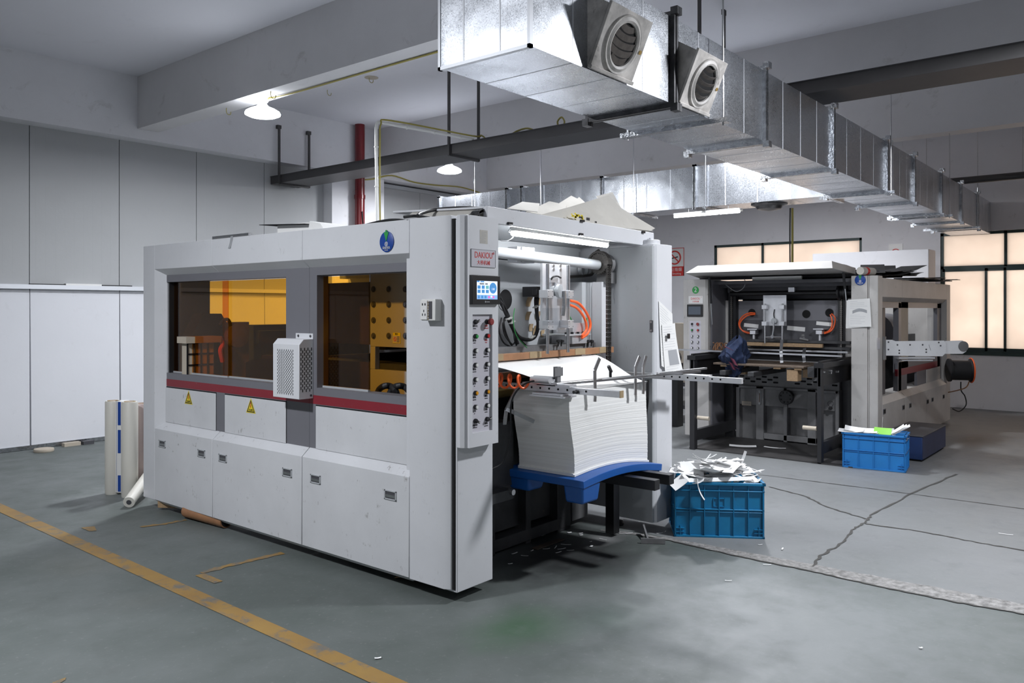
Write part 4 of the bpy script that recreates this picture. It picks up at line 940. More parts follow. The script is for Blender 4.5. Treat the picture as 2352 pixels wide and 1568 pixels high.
for i in range(22):
    an = math.pi * (i / 21) ; q = Vector((c.x - .03, c.y - .085 * math.cos(an), c.z + .085 * math.sin(an))); m.box(q.x - .024, q.x + .024, q.y - .007, q.y + .007, q.z - .007, q.z + .007)
p1('roller_chain', m, 'chain')
m = MB(); m.tube([PY(1376, 575, 3.3), PY(1366, 585, 3.34), PY(1362, 625, 3.34), PY(1345, 633, 3.36), PY(1300, 636, 3.38)], .012, 8); p1('chain_guide', m, 'chain')
m = MB(); a, b = PY(1177, 572, 3.3), PY(1214, 592, 3.3); m.box(a.x, a.x + .035, 3.26, 3.34, 1.90, 2.0); m.box(a.x + .04, b.x, 3.25, 3.34, 1.90, 2.0); p1('terminal_box', m, 'alu')
m = MB(); m.lathe_open(PY(1336, 620, 3.39), (0, -1, 0), [(.040, 0), (.052, 0), (.052, .03), (.040, .03), (.040, 0)], 24); p1('lifting_eye', m, 'lgrey')
for pts in ([(1411, 648), (1408, 672), (1412, 692), (1420, 690), (1428, 672)], [(1414, 648), (1413, 670), (1411, 697), (1422, 698), (1429, 676)], [(1419, 648), (1427, 658), (1430, 670), (1424, 688)]):
    m = MB(); m.tube([PY(u, v, 3.19) for u, v in pts], .0022, 6); p1('sensor_wire', m, 'greyink')
for pts in ([(1489, 872), (1487, 920), (1480, 985), (1478, 1010)], [(1483, 880), (1482, 930), (1479, 985)]):
    m = MB(); m.tube([PY(u, v, 2.86) for u, v in pts], .010, 8); p1('hanging_hose', m, 'rubber')
# lifting frame with rods
YA = 3.14
a, b = PY(1246, 604, YA), PY(1309, 756, YA)
m = MB(); m.box(a.x, b.x, YA, YA + .018, b.z, a.z); ap = p1('aluminium_plate', m, 'alu', 'bright aluminium lifting plate')
m = MB()
for u in (1271, 1287):
    for v in (610, 619): c = PY(u, v, YA); m.lathe(c, (0, -1, 0), [(.010, 0), (.010, .004), (.005, .004)], 12)
part(ap, 'plate_bolt', m, M['steel'])
RODX = (PY(1259, 700, YA - .05).x, PY(1306, 700, YA - .05).x)
for x in RODX:
    m = MB(); m.cyl((x, YA - .045, PY(1259, 812, YA - .045).z), (x, YA - .045, PY(1259, 606, YA - .045).z), .011, n=16); part(ap, 'guide_rod', m, M['steel'])
    for v in (675, 745):
        c = PY(1259, v, YA - .04); m = MB(); m.box(x - .032, x + .032, YA - .07, YA, c.z - .026, c.z + .026); o = part(ap, 'clamp_block', m, M['alu'], bevel=.002)
        m = MB()
        for dx in (-.022, .022):
            for dz in (-.016, .016): m.cyl((x + dx, YA - .0715, c.z + dz), (x + dx, YA - .07, c.z + dz), .0028, n=8)
        part(o, 'clamp_screw', m, M['dgrey'])
c = PY(1284, 668, YA - .06); m = MB(); m.lathe(c + Vector((-.02, .05, 0)), (.25, -1, 0), [(.030, 0), (.034, .01), (.034, .03), (.022, .03), (.022, .045), (.042, .045), (.044, .05), (.044, .068), (.03, .072)], 28); part(ap, 'crank_wheel', m, M['lgrey'], smooth=True)
m = MB(); m.tube([c + Vector((.025, -.02, 0)), c + Vector((.03, -.02, -.08)), c + Vector((.028, -.01, -.16))], .013, 10); part(ap, 'crank_link', m, M['steel'])
m = MB(); m.box(c.x - .05, c.x + .03, YA - .03, YA, c.z + .055, c.z + .085); m.cyl((c.x - .03, YA - .015, c.z + .02), (c.x - .03, YA - .015, c.z + .06), .009, n=10); m.cyl((c.x + .015, YA - .015, c.z + .03), (c.x + .015, YA - .015, c.z + .06), .009, n=10); part(ap, 'sensor_bracket', m, M['alu'])
m = MB(); m.tube([PY(1266, 642, YA - .03), PY(1270, 636, YA - .04), PY(1280, 634, YA - .04), PY(1288, 638, YA - .03)], .006, 8); part(ap, 'sensor_cable', m, M['rubber'])
a, b = PY(1246, 707, YA - .075), PY(1309, 756, YA - .075); m = MB(); m.box(a.x - .0, b.x, YA - .078, YA - .075, b.z + .03, a.z); part(ap, 'clear_guard', m, M['clear'])
# motor and cables
a, b = PY(1221, 658, 3.3), PY(1250, 682, 3.3); m = MB(); m.box(a.x, b.x, 3.25, 3.38, b.z, a.z); m.box(a.x - .03, a.x + .04, 3.23, 3.27, b.z + .01, a.z - .015); p1('servo_motor', m, 'black', bevel=.004)
for pts, r in (([(1249, 655), (1236, 680), (1233, 715), (1236, 745), (1229, 772), (1212, 780), (1190, 772), (1172, 742), (1158, 706), (1146, 690)], .013), ([(1232, 675), (1229, 690), (1231, 715), (1234, 740)], .008),
               ([(1150, 682), (1165, 715), (1178, 748), (1182, 780), (1186, 793), (1178, 796), (1166, 775), (1158, 748), (1159, 730), (1170, 728)], .006), ([(1148, 690), (1162, 722), (1176, 752), (1190, 790)], .009), ([(1160, 735), (1155, 745), (1160, 770), (1176, 790), (1183, 785)], .005),
               ([(1152, 730), (1147, 760), (1156, 785), (1172, 796)], .006), ([(1166, 720), (1178, 750), (1196, 780), (1212, 797)], .006)):
    m = MB(); m.tube([PY(u, v, 3.36 - .015 * (i % 2)) for i, (u, v) in enumerate(pts)], r, 9); p1('black_cable', m, 'rubber')
for u, v in ((1170, 731), (1176, 740), (1222, 774), (1231, 704)): c = PY(u, v, 3.33); m = MB(); m.bar(c + Vector((-.02, 0, -.008)), c + Vector((.02, 0, .008)), .03, .006); p1('cable_tie', m, 'pvc')
for pts in ([(1308, 690), (1330, 697), (1349, 722), (1356, 745), (1350, 765), (1336, 776)], [(1308, 700), (1326, 708), (1342, 730), (1347, 755), (1336, 771)]):
    m = MB(); m.tube([PY(u, v, 3.2) for u, v in pts], .0095, 10); p1('orange_air_hose', m, 'orange')
for pts, r in (([(1182, 708), (1179, 735), (1186, 770), (1210, 798)], .003), ([(1308, 725), (1318, 745)], .004), ([(1348, 730), (1344, 770), (1350, 792)], .005), ([(1388, 783), (1397, 797), (1398, 812)], .004), ([(1369, 812), (1376, 830), (1384, 838)], .004)):
    m = MB(); m.tube([PY(u, v, 3.25) for u, v in pts], r, 6); p1('green_strap', m, 'green')
m = MB(); a, b = PY(1287, 752, 3.25), PY(1343, 765, 3.25); m.box(a.x + .12, b.x, 3.23, 3.4, b.z, a.z + .03); m.box(a.x - .01, b.x + .01, 3.2, 3.4, b.z - .012, b.z); m.box(a.x + .1, b.x - .01, 3.22, 3.4, b.z - .07, b.z - .012); cy = p1('pneumatic_cylinder', m, 'alu', bevel=.002)
m = MB()
for k in range(4): m.cyl((a.x + .02 + k * .07, 3.215, b.z), (a.x + .02 + k * .07, 3.215, b.z + .014), .011, n=8)
part(cy, 'cap_screw', m, M['black'])
z = PY(1250, 797, 3.25).z; m = MB(); m.box(3.45, 4.9, 3.25, 3.35, z - .03, z + .012); m.box(3.5, 3.62, 3.2, 3.3, z + .05, z + .065); m.box(3.50, 3.54, 3.22, 3.3, z - .02, z + .05); p1('gripper_bar_support', m, 'iron2')
for u in (1282, 1289, 1350, 1358): c = PY(u, 795, 3.22); m = MB(); m.lathe(c, (.15, 0, 1), [(.005, 0), (.005, .025), (.017, .028), (.017, .042), (.010, .046)], 12); p1('clamp_knob', m, 'black')
a, b = PY(1148, 806, 3.18), PY(1404, 800, 3.18)
m = MB(); zz = PY(1260, 812, 3.18).z; m.box(3.46, 4.99, 3.15, 3.19, zz - .022, zz + .020); wb = p1('wooden_gripper_bar', m, 'ply', 'brown wooden gripper bar', bevel=.002)
for x in (3.62, 4.0, 4.5, 4.8): m = MB(); m.box(x, x + .12, 3.1475, 3.1915, zz - .018, zz + .021); part(wb, 'tape_patch', m, M['kraft'])
m = MB(); zz2 = zz - .13; m.box(3.46, 4.97, 3.19, 3.23, zz2 - .012, zz2 + .03); p1('wooden_gripper_bar', m, 'ply', 'lower brown gripper bar')
m = MB(); m.box(3.46, 4.95, 3.36, 3.4, .95, 1.15); p1('lower_recess', m, 'void')
m = MB(); m.cyl((3.46, 3.36, 1.06), (4.95, 3.36, 1.06), .035, n=18); p1('roller', m, 'brass')
# ------------------------------------------------------------------ delivery side joggers
def holes(root, x, y0, y1, z, n, r=.0065):
    for k in range(n):
        m = MB(); y = y0 + (y1 - y0) * k / (n - 1); m.lathe((x, y, z), (-1, 0, 0), [(r, 0), (r, .0012)], 12); part(root, 'bar_hole', m, M['void'])
B1X = 3.84
m = MB(); m.box(B1X - .016, B1X + .016, 2.375, 3.38, 1.106, 1.144); b1 = p1('perforated_bar', m, 'alu', 'long aluminium bar with a row of holes', bevel=.002)
holes(b1, B1X - .0165, 2.60, 3.26, 1.127, 11)
m = MB(); m.box(B1X - .017, B1X + .017, 2.370, 2.376, 1.105, 1.145); part(b1, 'bar_end_plug', m, M['kraft'])
m = MB(); m.cyl((B1X - .03, 2.66, 1.122), (B1X - .016, 2.66, 1.122), .012, n=14); m.cyl((B1X - .055, 2.66, 1.122), (B1X - .03, 2.66, 1.122), .009, n=12); part(b1, 'clamp_screw', m, M['black'])
m = MB(); m.box(B1X - .07, B1X + .06, 2.72, 2.97, 1.082, 1.092); m.box(B1X - .07, B1X + .06, 2.74, 2.95, 1.094, 1.104); part(b1, 'jogger_plate', m, M['alu'])
B2X = 5.025
m = MB(); m.box(B2X - .016, B2X + .016, 2.185, 3.2, 1.108, 1.145); b2 = p1('perforated_bar', m, 'alu', 'aluminium bar reaching out past the far post', bevel=.002)
holes(b2, B2X - .0165, 2.33, 2.75, 1.130, 8)
m = MB(); m.box(B2X - .05, B2X + .05, 2.42, 2.58, 1.146, 1.152); part(b2, 'jogger_plate', m, M['alu'])
m = MB(); m.bar((3.80, 2.815, 1.158), (5.25, 2.615, 1.158), .055, .016); m.bar((4.75, 2.655, 1.172), (5.3, 2.58, 1.176), .03, .012); cbx = p1('front_cross_bar', m, 'steel', 'flat steel cross bar over the paper pile', bevel=.002)
def finger(x, y, ztop, zbot, lean):
    pts = [Vector((x, y, zbot)), Vector((x + .004, y, zbot + .03)), Vector((x - .005, y - .004, ztop - .07)), Vector((x - .002 + lean, y - .01, ztop))]
    m = MB()
    for a, b in zip(pts, pts[1:]): m.bar(a, b, .028, .005, (0, 1, 0))
    part(cbx, 'stop_finger', m, M['steel'])
for u, l in ((1366, .04), (1459, .04), (1477, .025)):
    c = PY(u, 870, 2.70); finger(c.x, 2.70 - (c.x - 4.3) * .0, 1.30 - (.0 if u < 1400 else .01), 1.04, l)
c = PY(1402, 862, 2.68); m = MB(); m.cyl(c + Vector((0, 0, -.01)), c + Vector((0, 0, .025)), .009, n=10); m.bar(c + Vector((.01, 0, .02)), c + Vector((-.022, 0, .06)), .014, .016, (0, 1, 0)); part(cbx, 'clamp_lever', m, M['black'])
# orange coil, valve and loose arm on the near bar
pts = []
for i in range(131):
    k = i / 130; an = k * 2 * math.pi * 5; rr_ = .048 - .012 * k; pts.append(Vector((3.705 + .03 * k + rr_ * .8 * math.cos(an), 3.30 - .33 * k, 1.165 + rr_ * math.sin(an))))
m = MB(); m.tube(pts, .0075, 8, False); part(b1, 'orange_coil_hose', m, M['orange'])
m = MB(); m.box(3.80, 3.875, 2.80, 2.94, 1.146, 1.152); m.cyl((3.83, 2.98, 1.18), (3.83, 2.84, 1.18), .020, n=16); m.cyl((3.79, 2.97, 1.178), (3.79, 2.83, 1.178), .019, n=16); m.box(3.80, 3.87, 2.70, 3.05, 1.145, 1.158); part(b1, 'air_valve', m, M['alu'])
m = MB(); m.box(3.86, 3.895, 2.83, 2.86, 1.15, 1.255); m.box(3.83, 3.91, 2.825, 2.833, 1.20, 1.25); part(b1, 'sensor_mount', m, M['iron2'])
m = MB(); m.tube([(3.84, 2.83, 1.19), (3.80, 2.90, 1.18), (3.74, 2.99, 1.15), (3.70, 3.05, 1.05), (3.70, 3.06, .85), (3.66, 3.08, .70), (3.58, 3.10, .66), (3.50, 3.12, .65)], .0055, 8); part(b1, 'sensor_cable', m, M['rubber'])
m = MB(); m.bar((3.79, 3.08, 1.12), (3.735, 3.12, .99), .026, .008, (0, 1, 0)); m.bar((3.735, 3.12, .99), (3.73, 3.13, .90), .026, .008, (0, 1, 0)); m.bar((3.735, 3.12, .995), (3.83, 2.98, .92), .022, .022); part(b1, 'loose_arm', m, M['steel'])
# cast base, pile carrier and lift
m = MB(); yb = 3.40
m.box(3.44, 4.80, yb + .14, yb + .2, .0, 1.0)
for xa, xb2 in ((3.86, 3.96), (4.28, 4.335), (4.64, 4.80)): m.box(xa, xb2, yb, yb + .16, .0, .92)
m.box(3.44, 4.80, yb - .002, yb + .15, .02, .10); m.box(3.44, 4.8, yb, yb + .15, .86, 1.0); p1('cast_base', m, 'iron', bevel=.005)
m = MB(); m.box(4.85, 5.05, 3.42, 3.62, .04, 1.0); p1('cast_base', m, 'iron2')
m = MB(); m.box(4.96, 5.04, 3.06, 3.16, .02, .95) if False else m.box(4.80, 4.875, 3.03, 3.10, .02, 1.02); p1('lift_post', m, 'black', bevel=.003)
m = MB(); m.box(3.50, 3.80, 3.12, 3.42, .44, .50); m.box(3.46, 3.9, 3.2, 3.4, .50, .90); p1('lift_bracket', m, 'iron')
m = MB(); m.cyl((3.78, 3.1, .485), (3.78, 3.14, .485), .018, n=12); p1('lift_bolt', m, 'steel')
for x, ye in ((4.36, 2.44), (4.56, 2.45)):
    m = MB(); m.box(x - .031, x + .031, ye, 3.38, .492, .555); p1('lift_fork', m, 'black', bevel=.002)
# the moving sheet between grippers and pile
def fl(a, b):
    x = 3.56 + a * 1.22; s = b; y = 3.17 - s * .42; z = (zz - .03) + (1.108 - zz + .03) * (1 - (1 - s) ** 1.7) + .05 * math.sin(math.pi * s) * (1 - s)
    return Vector((x + .33 * min(1.0, s * 1.45) * (1 - a), y, z))
m = MB(); m.sheet(fl, 16, 18, .0012); solo('paper_sheet', m, M['paper'], 'white sheet sliding off the wooden bar onto the paper pile', 'sheet')

# ================================================================== paper pile and blue pallet
PXa, PXb, PYa, PYb = 3.88, 4.76, 2.75, 3.17
def sag(x):
    k = max(0.0, min(1.0, (x - 3.85) / .95)); return .600 + .030 * math.sin(math.pi * k) - .036 * k * k
m = MB(); rn = random.Random(5); N_ = 86
for i in range(N_):
    k = i / N_; k2 = (i + 1) / N_
    bulge = .018 * math.sin(k * 5.2 + .6) - .022 * (1 - k) ** 3 * 0 + (.030 * (1 - k) ** 2.2)
    j = rn.uniform(-.0007, .0007) + (-.012 if i in (0, 1, 2) else 0); j2 = rn.uniform(-.0007, .0007) + (-.012 if i in (0, 1) else 0)
    xa = PXa + bulge + j; xb = PXb + bulge * .4 + j + (.016 if i < 3 else 0); ya = PYa - .006 * math.sin(k * 3) + j2; yb = PYb
    n = 10; lo = []; hi = []; flat = 1 - k
    for (sgn, arr, kk) in ((0, lo, k), (1, hi, k2)):
        for q in range(n + 1):
            x = xa + (xb - xa) * q / n; base = sag(x); z = base + (1.105 - base) * kk
            arr.append(((x, ya, z), (x, yb, z)))
    vs = [p for a in lo for p in a] + [p for a in hi for p in a]; o = 2 * (n + 1); fs = []
    for q in range(n):
        a = 2 * q
        fs += [(a, a + 2, o + a + 2, o + a), (a + 1, o + a + 1, o + a + 3, a + 3), (a, a + 1, a + 3, a + 2), (o + a, o + a + 2, o + a + 3, o + a + 1)]
    fs += [(0, o, o + 1, 1), (2 * n, 2 * n + 1, o + 2 * n + 1, o + 2 * n)]
    m.add(vs, fs)
def pile_mat():
    mt, t, p = nt('sheet_edges'); p.inputs['Roughness'].default_value = .8
    n1 = N(t, 'ShaderNodeTexNoise', i_Scale=1.0, i_Detail=4.0, i_Roughness=.7); t.links.new(pos(t, (.4, .4, 170)), n1.inputs['Vector'])
    n2 = N(t, 'ShaderNodeTexNoise', i_Scale=1.0, i_Detail=2.0); t.links.new(pos(t, (.2, .2, 42)), n2.inputs['Vector'])
    c = mix(t, ramp(t, n1.outputs['Fac'], .40, .62), (.78, .775, .755), (.86, .86, .85)); c = mix(t, math_(t, 'MULTIPLY', ramp(t, n2.outputs['Fac'], .70, .74), .45), c, (.45, .44, .41))
    t.links.new(c, p.inputs['Base Color']); return mt
solo('paper_pile', m, pile_mat(), 'tall pile of white sheets on the blue pallet', 'paper pile', kind='stuff', smooth=False)
pt = thing('pallet', (4.3, 2.9, .44), 'blue plastic pallet lifted on black forks under the paper pile', 'pallet')
m = MB(); m.sheet(lambda a, b: Vector((3.862 + a * .93, 2.645 + b * .60, sag(3.862 + a * .93) - .002)), 24, 6, .045); part(pt, 'pallet_deck', m, M['bluep'], bevel=.003, ang=40)
for (xa, xb, ya, yb, h, tp) in ((3.87, 4.06, 2.652, 2.80, .145, .012), (3.87, 4.05, 3.05, 3.24, .125, .02), (4.24, 4.48, 2.95, 3.1, .14, .012), (4.66, 4.785, 2.652, 2.80, .115, .01), (4.62, 4.785, 3.05, 3.24, .12, .012)):
    zt = sag((xa + xb) / 2) - .040; m = MB(); zb = zt - h + .03
    if (xa, ya) == (4.24, 2.95): zb = zt - .1
    m.hexa([(xa + tp, ya + tp, zb), (xb - tp, ya + tp, zb), (xb - tp, yb - tp, zb), (xa + tp, yb - tp, zb), (xa, ya, zt), (xb, ya, zt), (xb, yb, zt), (xa, yb, zt)]); part(pt, 'pallet_foot', m, M['bluep'], bevel=.014, seg=3)

# ================================================================== things on top of the first press
# greyboard sheets fanned on the hood
hz_ = lambda x: 2.165 + (x - 3.4) * -.008
cards = [  # four pixel corners of each sheet on a plane just above the hood, rising backwards
    ([(1170, 478), (1250, 466), (1340, 480), (1300, 498)], 3.30, 'lowest grey board lying at the back of the fan on the hood'),
    ([(1190, 470), (1300, 452), (1360, 475), (1240, 487)], 3.26, 'grey board with a dark slit, second from the hood'),
    ([(1235, 480), (1265, 462), (1310, 449), (1335, 462), (1300, 485)], 3.22, 'grey board with pointed top behind the large front board')]
def board(poly, y0, y1, lab, mt='card'):
    """a thin flat board standing tilted: lower edge at depth y0, upper edge at depth y1"""
    vmin = min(v for _, v in poly); vmax = max(v for _, v in poly); P = []
    for u, v in poly:
        k = (vmax - v) / max(1, vmax - vmin); P.append(PY(u, v, y0 + (y1 - y0) * k))
    # flatten onto the best plane through three of the corners
    n = (P[1] - P[0]).cross(P[-1] - P[0]).normalized()
    P = [p - n * (p - P[0]).dot(n) for p in P]
    q = [p + n * .004 for p in P]; k = len(P)
    m = MB(); m.add(P + q, [tuple(range(k)), tuple(range(2 * k - 1, k - 1, -1))] + [(i, (i + 1) % k, k + (i + 1) % k, k + i) for i in range(k)])
    return solo('board_sheet', m, M[mt], lab, 'sheet', 'waste boards fanned on the hood', smooth=False)
board([(1165, 478), (1200, 463), (1240, 467), (1235, 486)], 3.00, 3.14, 'leftmost grey board of the fan on the hood')
board([(1208, 486), (1262, 462), (1300, 470), (1300, 500), (1240, 492)], 3.04, 3.2, 'grey board with a slit beside the leftmost one of the fan')
board([(1275, 472), (1312, 449), (1336, 461), (1330, 490)], 3.09, 3.26, 'small pale pointed board near the middle of the fan')
board([(1300, 484), (1330, 452), (1345, 466), (1340, 495)], 3.12, 3.30, 'thin edge of board just right of the pointed one in the fan')
board([(1370, 450), (1407, 441), (1425, 476), (1400, 500)], 3.13, 3.32, 'tallest board tip sticking up behind the big front board')
big = board([(1238, 494), (1312, 474), (1398, 447), (1430, 478), (1505, 524), (1490, 532)], 2.985, 3.13, 'large grey board with a yellow printed corner at the front of the fan')
board([(1240, 497), (1310, 480), (1430, 506), (1500, 531), (1380, 518)], 2.975, 3.05, 'lowest narrow board along the front edge of the hood')
m = MB(); rr = random.Random(2)
for k in range(26):
    u, v = 1312 + rr.uniform(0, 26), 490 + rr.uniform(-3, 7); v += (u - 1312) * .25; c = PY(u, v, 2.978); s = rr.uniform(.004, .010); m.box(c.x - s, c.x + s, 2.974, 2.977, c.z - s * .6, c.z + s * .6)
part(big, 'yellow_print', m, M['warn'])
m = MB()
for u, v, s in ((1350, 503, .018), (1332, 499, .012), (1368, 510, .01)): c = PY(u, v, 2.976); m.box(c.x - s, c.x + s, 2.972, 2.976, c.z - s * .5, c.z + s * .5)
part(big, 'black_print', m, M['blackink'])
# other clutter on the roof
a, b = PX(637, 520, 3.22), PX(716, 520, 3.22)
m = MB(); m.box(3.22, 3.44, b.y + .03, a.y, 2.109, 2.168); m.prism([(b.y - .14, 2.109), (b.y + .025, 2.109), (b.y + .01, 2.172), (b.y - .10, 2.15)], 'x', 3.21, 3.42); solo('carton', m, M['paper'], 'low white carton on the roof near the middle of the long side', 'box', bevel=.002)
m = MB(); m.hexa([(3.18, a.y - .36, 2.150), (3.46, a.y - .40, 2.150), (3.46, a.y + .12, 2.178), (3.17, a.y + .14, 2.176), (3.18, a.y - .36, 2.154), (3.46, a.y - .40, 2.154), (3.46, a.y + .12, 2.182), (3.17, a.y + .14, 2.180)])
solo('metal_sheet', m, M['matte'], 'dark thin sheet lying on the white box on top of the press', 'sheet', smooth=False)
for (u0, v0, u1, v1, x, r, mt, lab) in ((492, 534, 575, 541, 3.35, .014, 'steel', 'longest steel strip lying on the roof above the left window'), (500, 545, 572, 543, 3.30, .012, 'iron2', 'dark bar crossing beneath the steel strip on the roof'), (468, 548, 520, 544, 3.28, .006, 'blackcard', 'thin black strip on the roof edge beside the steel bars'), (362, 560, 392, 558, 3.3, .006, 'blackcard', 'short black strip on the roof near the left post'), (793, 512, 838, 511, 3.6, .006, 'blackcard', 'thin dark rod on the roof below the red pipe')):
    a, b = PX(u0, v0, x), PX(u1, v1, x); zz_ = max(a.z, b.z); a.z = 2.112 + r; b.z = 2.112 + r
    if 'longest' in lab: a.z += .022; b.z += .022
    m = MB(); m.bar(a, b, r * 2.4, r * 1.6); solo('metal_strip', m, M[mt], lab, 'strip', 'strips on the press roof')
m = MB(); a = PX(534, 545, XF - .002); m.sheet(lambda p, q: Vector((XF - .004 - .02 * (1 - q) * 0 + .004 * math.sin(q * 3), a.y + .02 - p * .03 + q * .035, 2.115 - q * .085)), 2, 6, .001)
solo('tape_strip', m, M['greyink'], 'grey tape tail hanging over the roof edge above the left window', 'tape')
def blk(a, b):
    u = 832 + a * 108; v = 514 - a * 26 + (1 - a) * 0 + b * (4 + a * 10) - 2
    p = PX(u, v, 3.30 + .35 * (1 - b)); return Vector((p.x, p.y, max(2.112, 2.125 + .045 * a * math.sin(1.2 + a * 2) + .03 * (1 - b) * a)))
m = MB(); m.sheet(blk, 14, 5, .004); solo('black_cover', m, M['blackcard'], 'folded black sheet lying on the roof near the control cabinet', 'cover')
t = thing('cable_coil', (3.3, 3.1, 2.11), 'black cable loop and curled strap lying above the control cabinet', 'cable')
m = MB(); m.tube([(3.17, 3.30, 2.125), (3.25, 3.36, 2.15), (3.38, 3.38, 2.185), (3.50, 3.28, 2.20), (3.50, 3.14, 2.185), (3.42, 3.05, 2.16), (3.34, 3.03, 2.125)], .011, 10)
m.tube([(3.12, 3.36, 2.118), (3.2, 3.34, 2.13), (3.3, 3.30, 2.12)], .009, 8); part(t, 'cable_loop', m, M['rubber'])
m = MB(); m.sheet(lambda a, b: Vector((3.31 + .05 * math.sin(a * 5) + .09 * a, 2.99 + .06 * b, 2.116 + .04 * math.sin(a * math.pi))), 12, 3, .003); part(t, 'rubber_strap', m, M['rubber'])
m = MB(); m.sheet(lambda a, b: Vector((3.36 + a * .16, 3.10 + b * .5 - a * .1, 2.125 + .05 * math.sin(a * math.pi) + .03 * b)), 10, 6, .003); solo('board_offcut', m, M['card'], 'curled grey board offcut beneath the black cable loop', 'sheet')
# papers hung on the far post
def note(poly, y, lab, lines, curl=.02, pic=None):
    A, B, C, D = [PY(u, v, y) for u, v in poly]
    def f(a, b):
        p = A.lerp(B, a).lerp(D.lerp(C, a), b); return p + Vector((0, -.004 - curl * b * b * (.4 + a), 0))
    m = MB(); m.sheet(f, 6, 8, .0006); o = solo('job_sheet', m, M['paper'], lab, 'paper', 'job sheets on the posts')
    m = MB(); r = random.Random(len(lab))
    for k in range(lines):
        b = .06 + .88 * k / lines
        if pic and pic[1] - .02 < b < pic[3] + .02: continue
        a0 = .08; a1 = .5 + .42 * r.random(); pts = [f(a0 + (a1 - a0) * q / 4, b) + Vector((0, -.0012, 0)) for q in range(5)]; h = Vector((0, 0, .0011))
        m.add([p + h for p in pts] + [p - h for p in pts], [(q, q + 1, 5 + q + 1, 5 + q) for q in range(4)])
    part(o, 'printed_lines', m, M['faintink'], smooth=False)
    if pic:
        m = MB(); m.sheet(lambda a, b: f(pic[0] + (pic[2] - pic[0]) * a, pic[1] + (pic[3] - pic[1]) * b) + Vector((0, -.0012, 0)), 6, 6, .0004); part(o, 'printed_picture', m, M['greyink'])
    return o
note([(1512, 690), (1543, 720), (1546, 860), (1516, 840)], 2.858, 'curled job sheet at the back of the pair on the near white post', 22)
note([(1519, 745), (1549, 742), (1557, 855), (1524, 862)], 2.85, 'front job sheet with a grey picture taped on the near white post', 18, .03, (.3, .52, .88, .82))
m = MB(); c = PY(1534, 772, 2.83); m.box(c.x - .015, c.x + .015, c.y - .012, c.y, c.z - .018, c.z + .02); solo('magnet', m, M['black'], 'black magnet holding the job sheet on the near white post', 'magnet', bevel=.004)

# ================================================================== rolls beside the press, cartons under it
def roll(u, vt, vb, r, lab, mat='rollwhite'):
    p = PZ(u, vb, 0); zt = EYE - (vt - HY) * (CA * p.x + SA * p.y) / F
    t = thing('film_roll', (p.x, p.y, 0), lab, 'roll', 'rolls standing beside the press')
    m = MB(); m.lathe((p.x, p.y, 0), (0, 0, 1), [(r - .004, 0), (r, .01), (r, zt - .01), (r - .006, zt)], 28); part(t, 'wound_film', m, M[mat])
    m = MB(); m.lathe_open((p.x, p.y, zt), (0, 0, 1), [(r * .55, -.03), (r * .7, -.03), (r * .7, .004), (r * .55, .004), (r * .55, -.03)], 20); part(t, 'cardboard_core', m, M['kraft']); return t, p, zt
t1, pA, zA = roll(259, 920, 1133, .062, 'white film roll with blue printed wrapper, leftmost of the standing rolls')
pc, _ = pA, 0
fw = Vector((SA, -CA, 0)); tow = Vector((-CA, -SA, 0))             # sideways and towards the viewer
def wrap(a, b):
    ang = -.9 + a * 1.2; q = .066
    base = pA + fw * .085 + tow * .0; return base + fw * (math.sin(ang) * q) + tow * (math.cos(ang) * q) + Vector((0, 0, .03 + b * (zA - .03)))
m = MB(); m.lathe(pA + fw * .085, (0, 0, 1), [(.058, .02), (.06, .03), (.06, zA - .01), (.055, zA)], 28); w_ = part(t1, 'printed_wrapper', m, M['whitecap'])
for (z0, z1) in ((.03, .17), (.36, .56), (.60, .80)):
    m = MB()
    def bl(a, b, z0=z0, z1=z1): 
        ang = -.20 + a * .42; return pA + fw * .085 + fw * math.sin(ang) * .0612 + tow * math.cos(ang) * .0612 + Vector((0, 0, z0 + (z1 - z0) * b))
    m.sheet(bl, 5, 2, .0006); part(w_, 'blue_print', m, M['blueink'])
m = MB(); m.sheet(lambda a, b: pA + fw * .085 + fw * math.sin(-.45 + a * .02) * .0614 + tow * math.cos(-.45) * .0614 + Vector((0, 0, .03 + b * .77)), 1, 4, .0006); part(w_, 'blue_print', m, M['blueink'])
roll(298, 922, 1140, .066, 'plain white film roll, second of the standing rolls')
roll(322, 926, 1128, .060, 'pinkish film roll squeezed between the white roll and the press', 'pinkroll')
a = PZ(296, 1166, 0) + Vector((0, 0, .045)); b = PZ(352, 1115, 0); b = Vector((3.4, 6.87, .18))
m = MB(); m.cyl(a, a + (b - a).normalized() * .75, .045, n=28); t = solo('film_roll', m, M['rollwhite'], 'short white roll lying tilted on the floor against the press', 'roll', 'rolls standing beside the press')
m = MB(); d = (b - a).normalized(); m.cyl(a - d * .002, a, .02, n=16); part(t, 'core_opening', m, M['dgrey'])
m = MB(); a, b = PZ(430, 1172, .055), PZ(520, 1196, .055); m.cyl(a, b, .05, n=24); t = solo('cardboard_tube', m, M['ply'], 'brown cardboard tube lying under the long side of the press', 'tube')
m = MB(); d = (b - a).normalized(); m.cyl(b, b + d * .002, .042, n=20); part(t, 'tube_bore', m, M['void'])
m = MB(); c = PZ(386, 1172, 0); m.obox((c.x + .05, c.y + .02, .055), (.05, .03, 0), (-.05, .08, 0), (0, 0, .035)); solo('wood_block', m, M['wood'], 'small wooden block under the far end of the press', 'block', bevel=.003)
m = MB(); a, b = PZ(900, 1330, .0), PZ(1000, 1352, 0); m.sheet(lambda p, q: a.lerp(b, p) + Vector((.02 + q * .14, q * .05, .006 + .03 * math.sin(p * 3.1))), 10, 4, .004); solo('cardboard_piece', m, M['kraft'], 'brown cardboard piece lying under the near end of the press', 'cardboard')
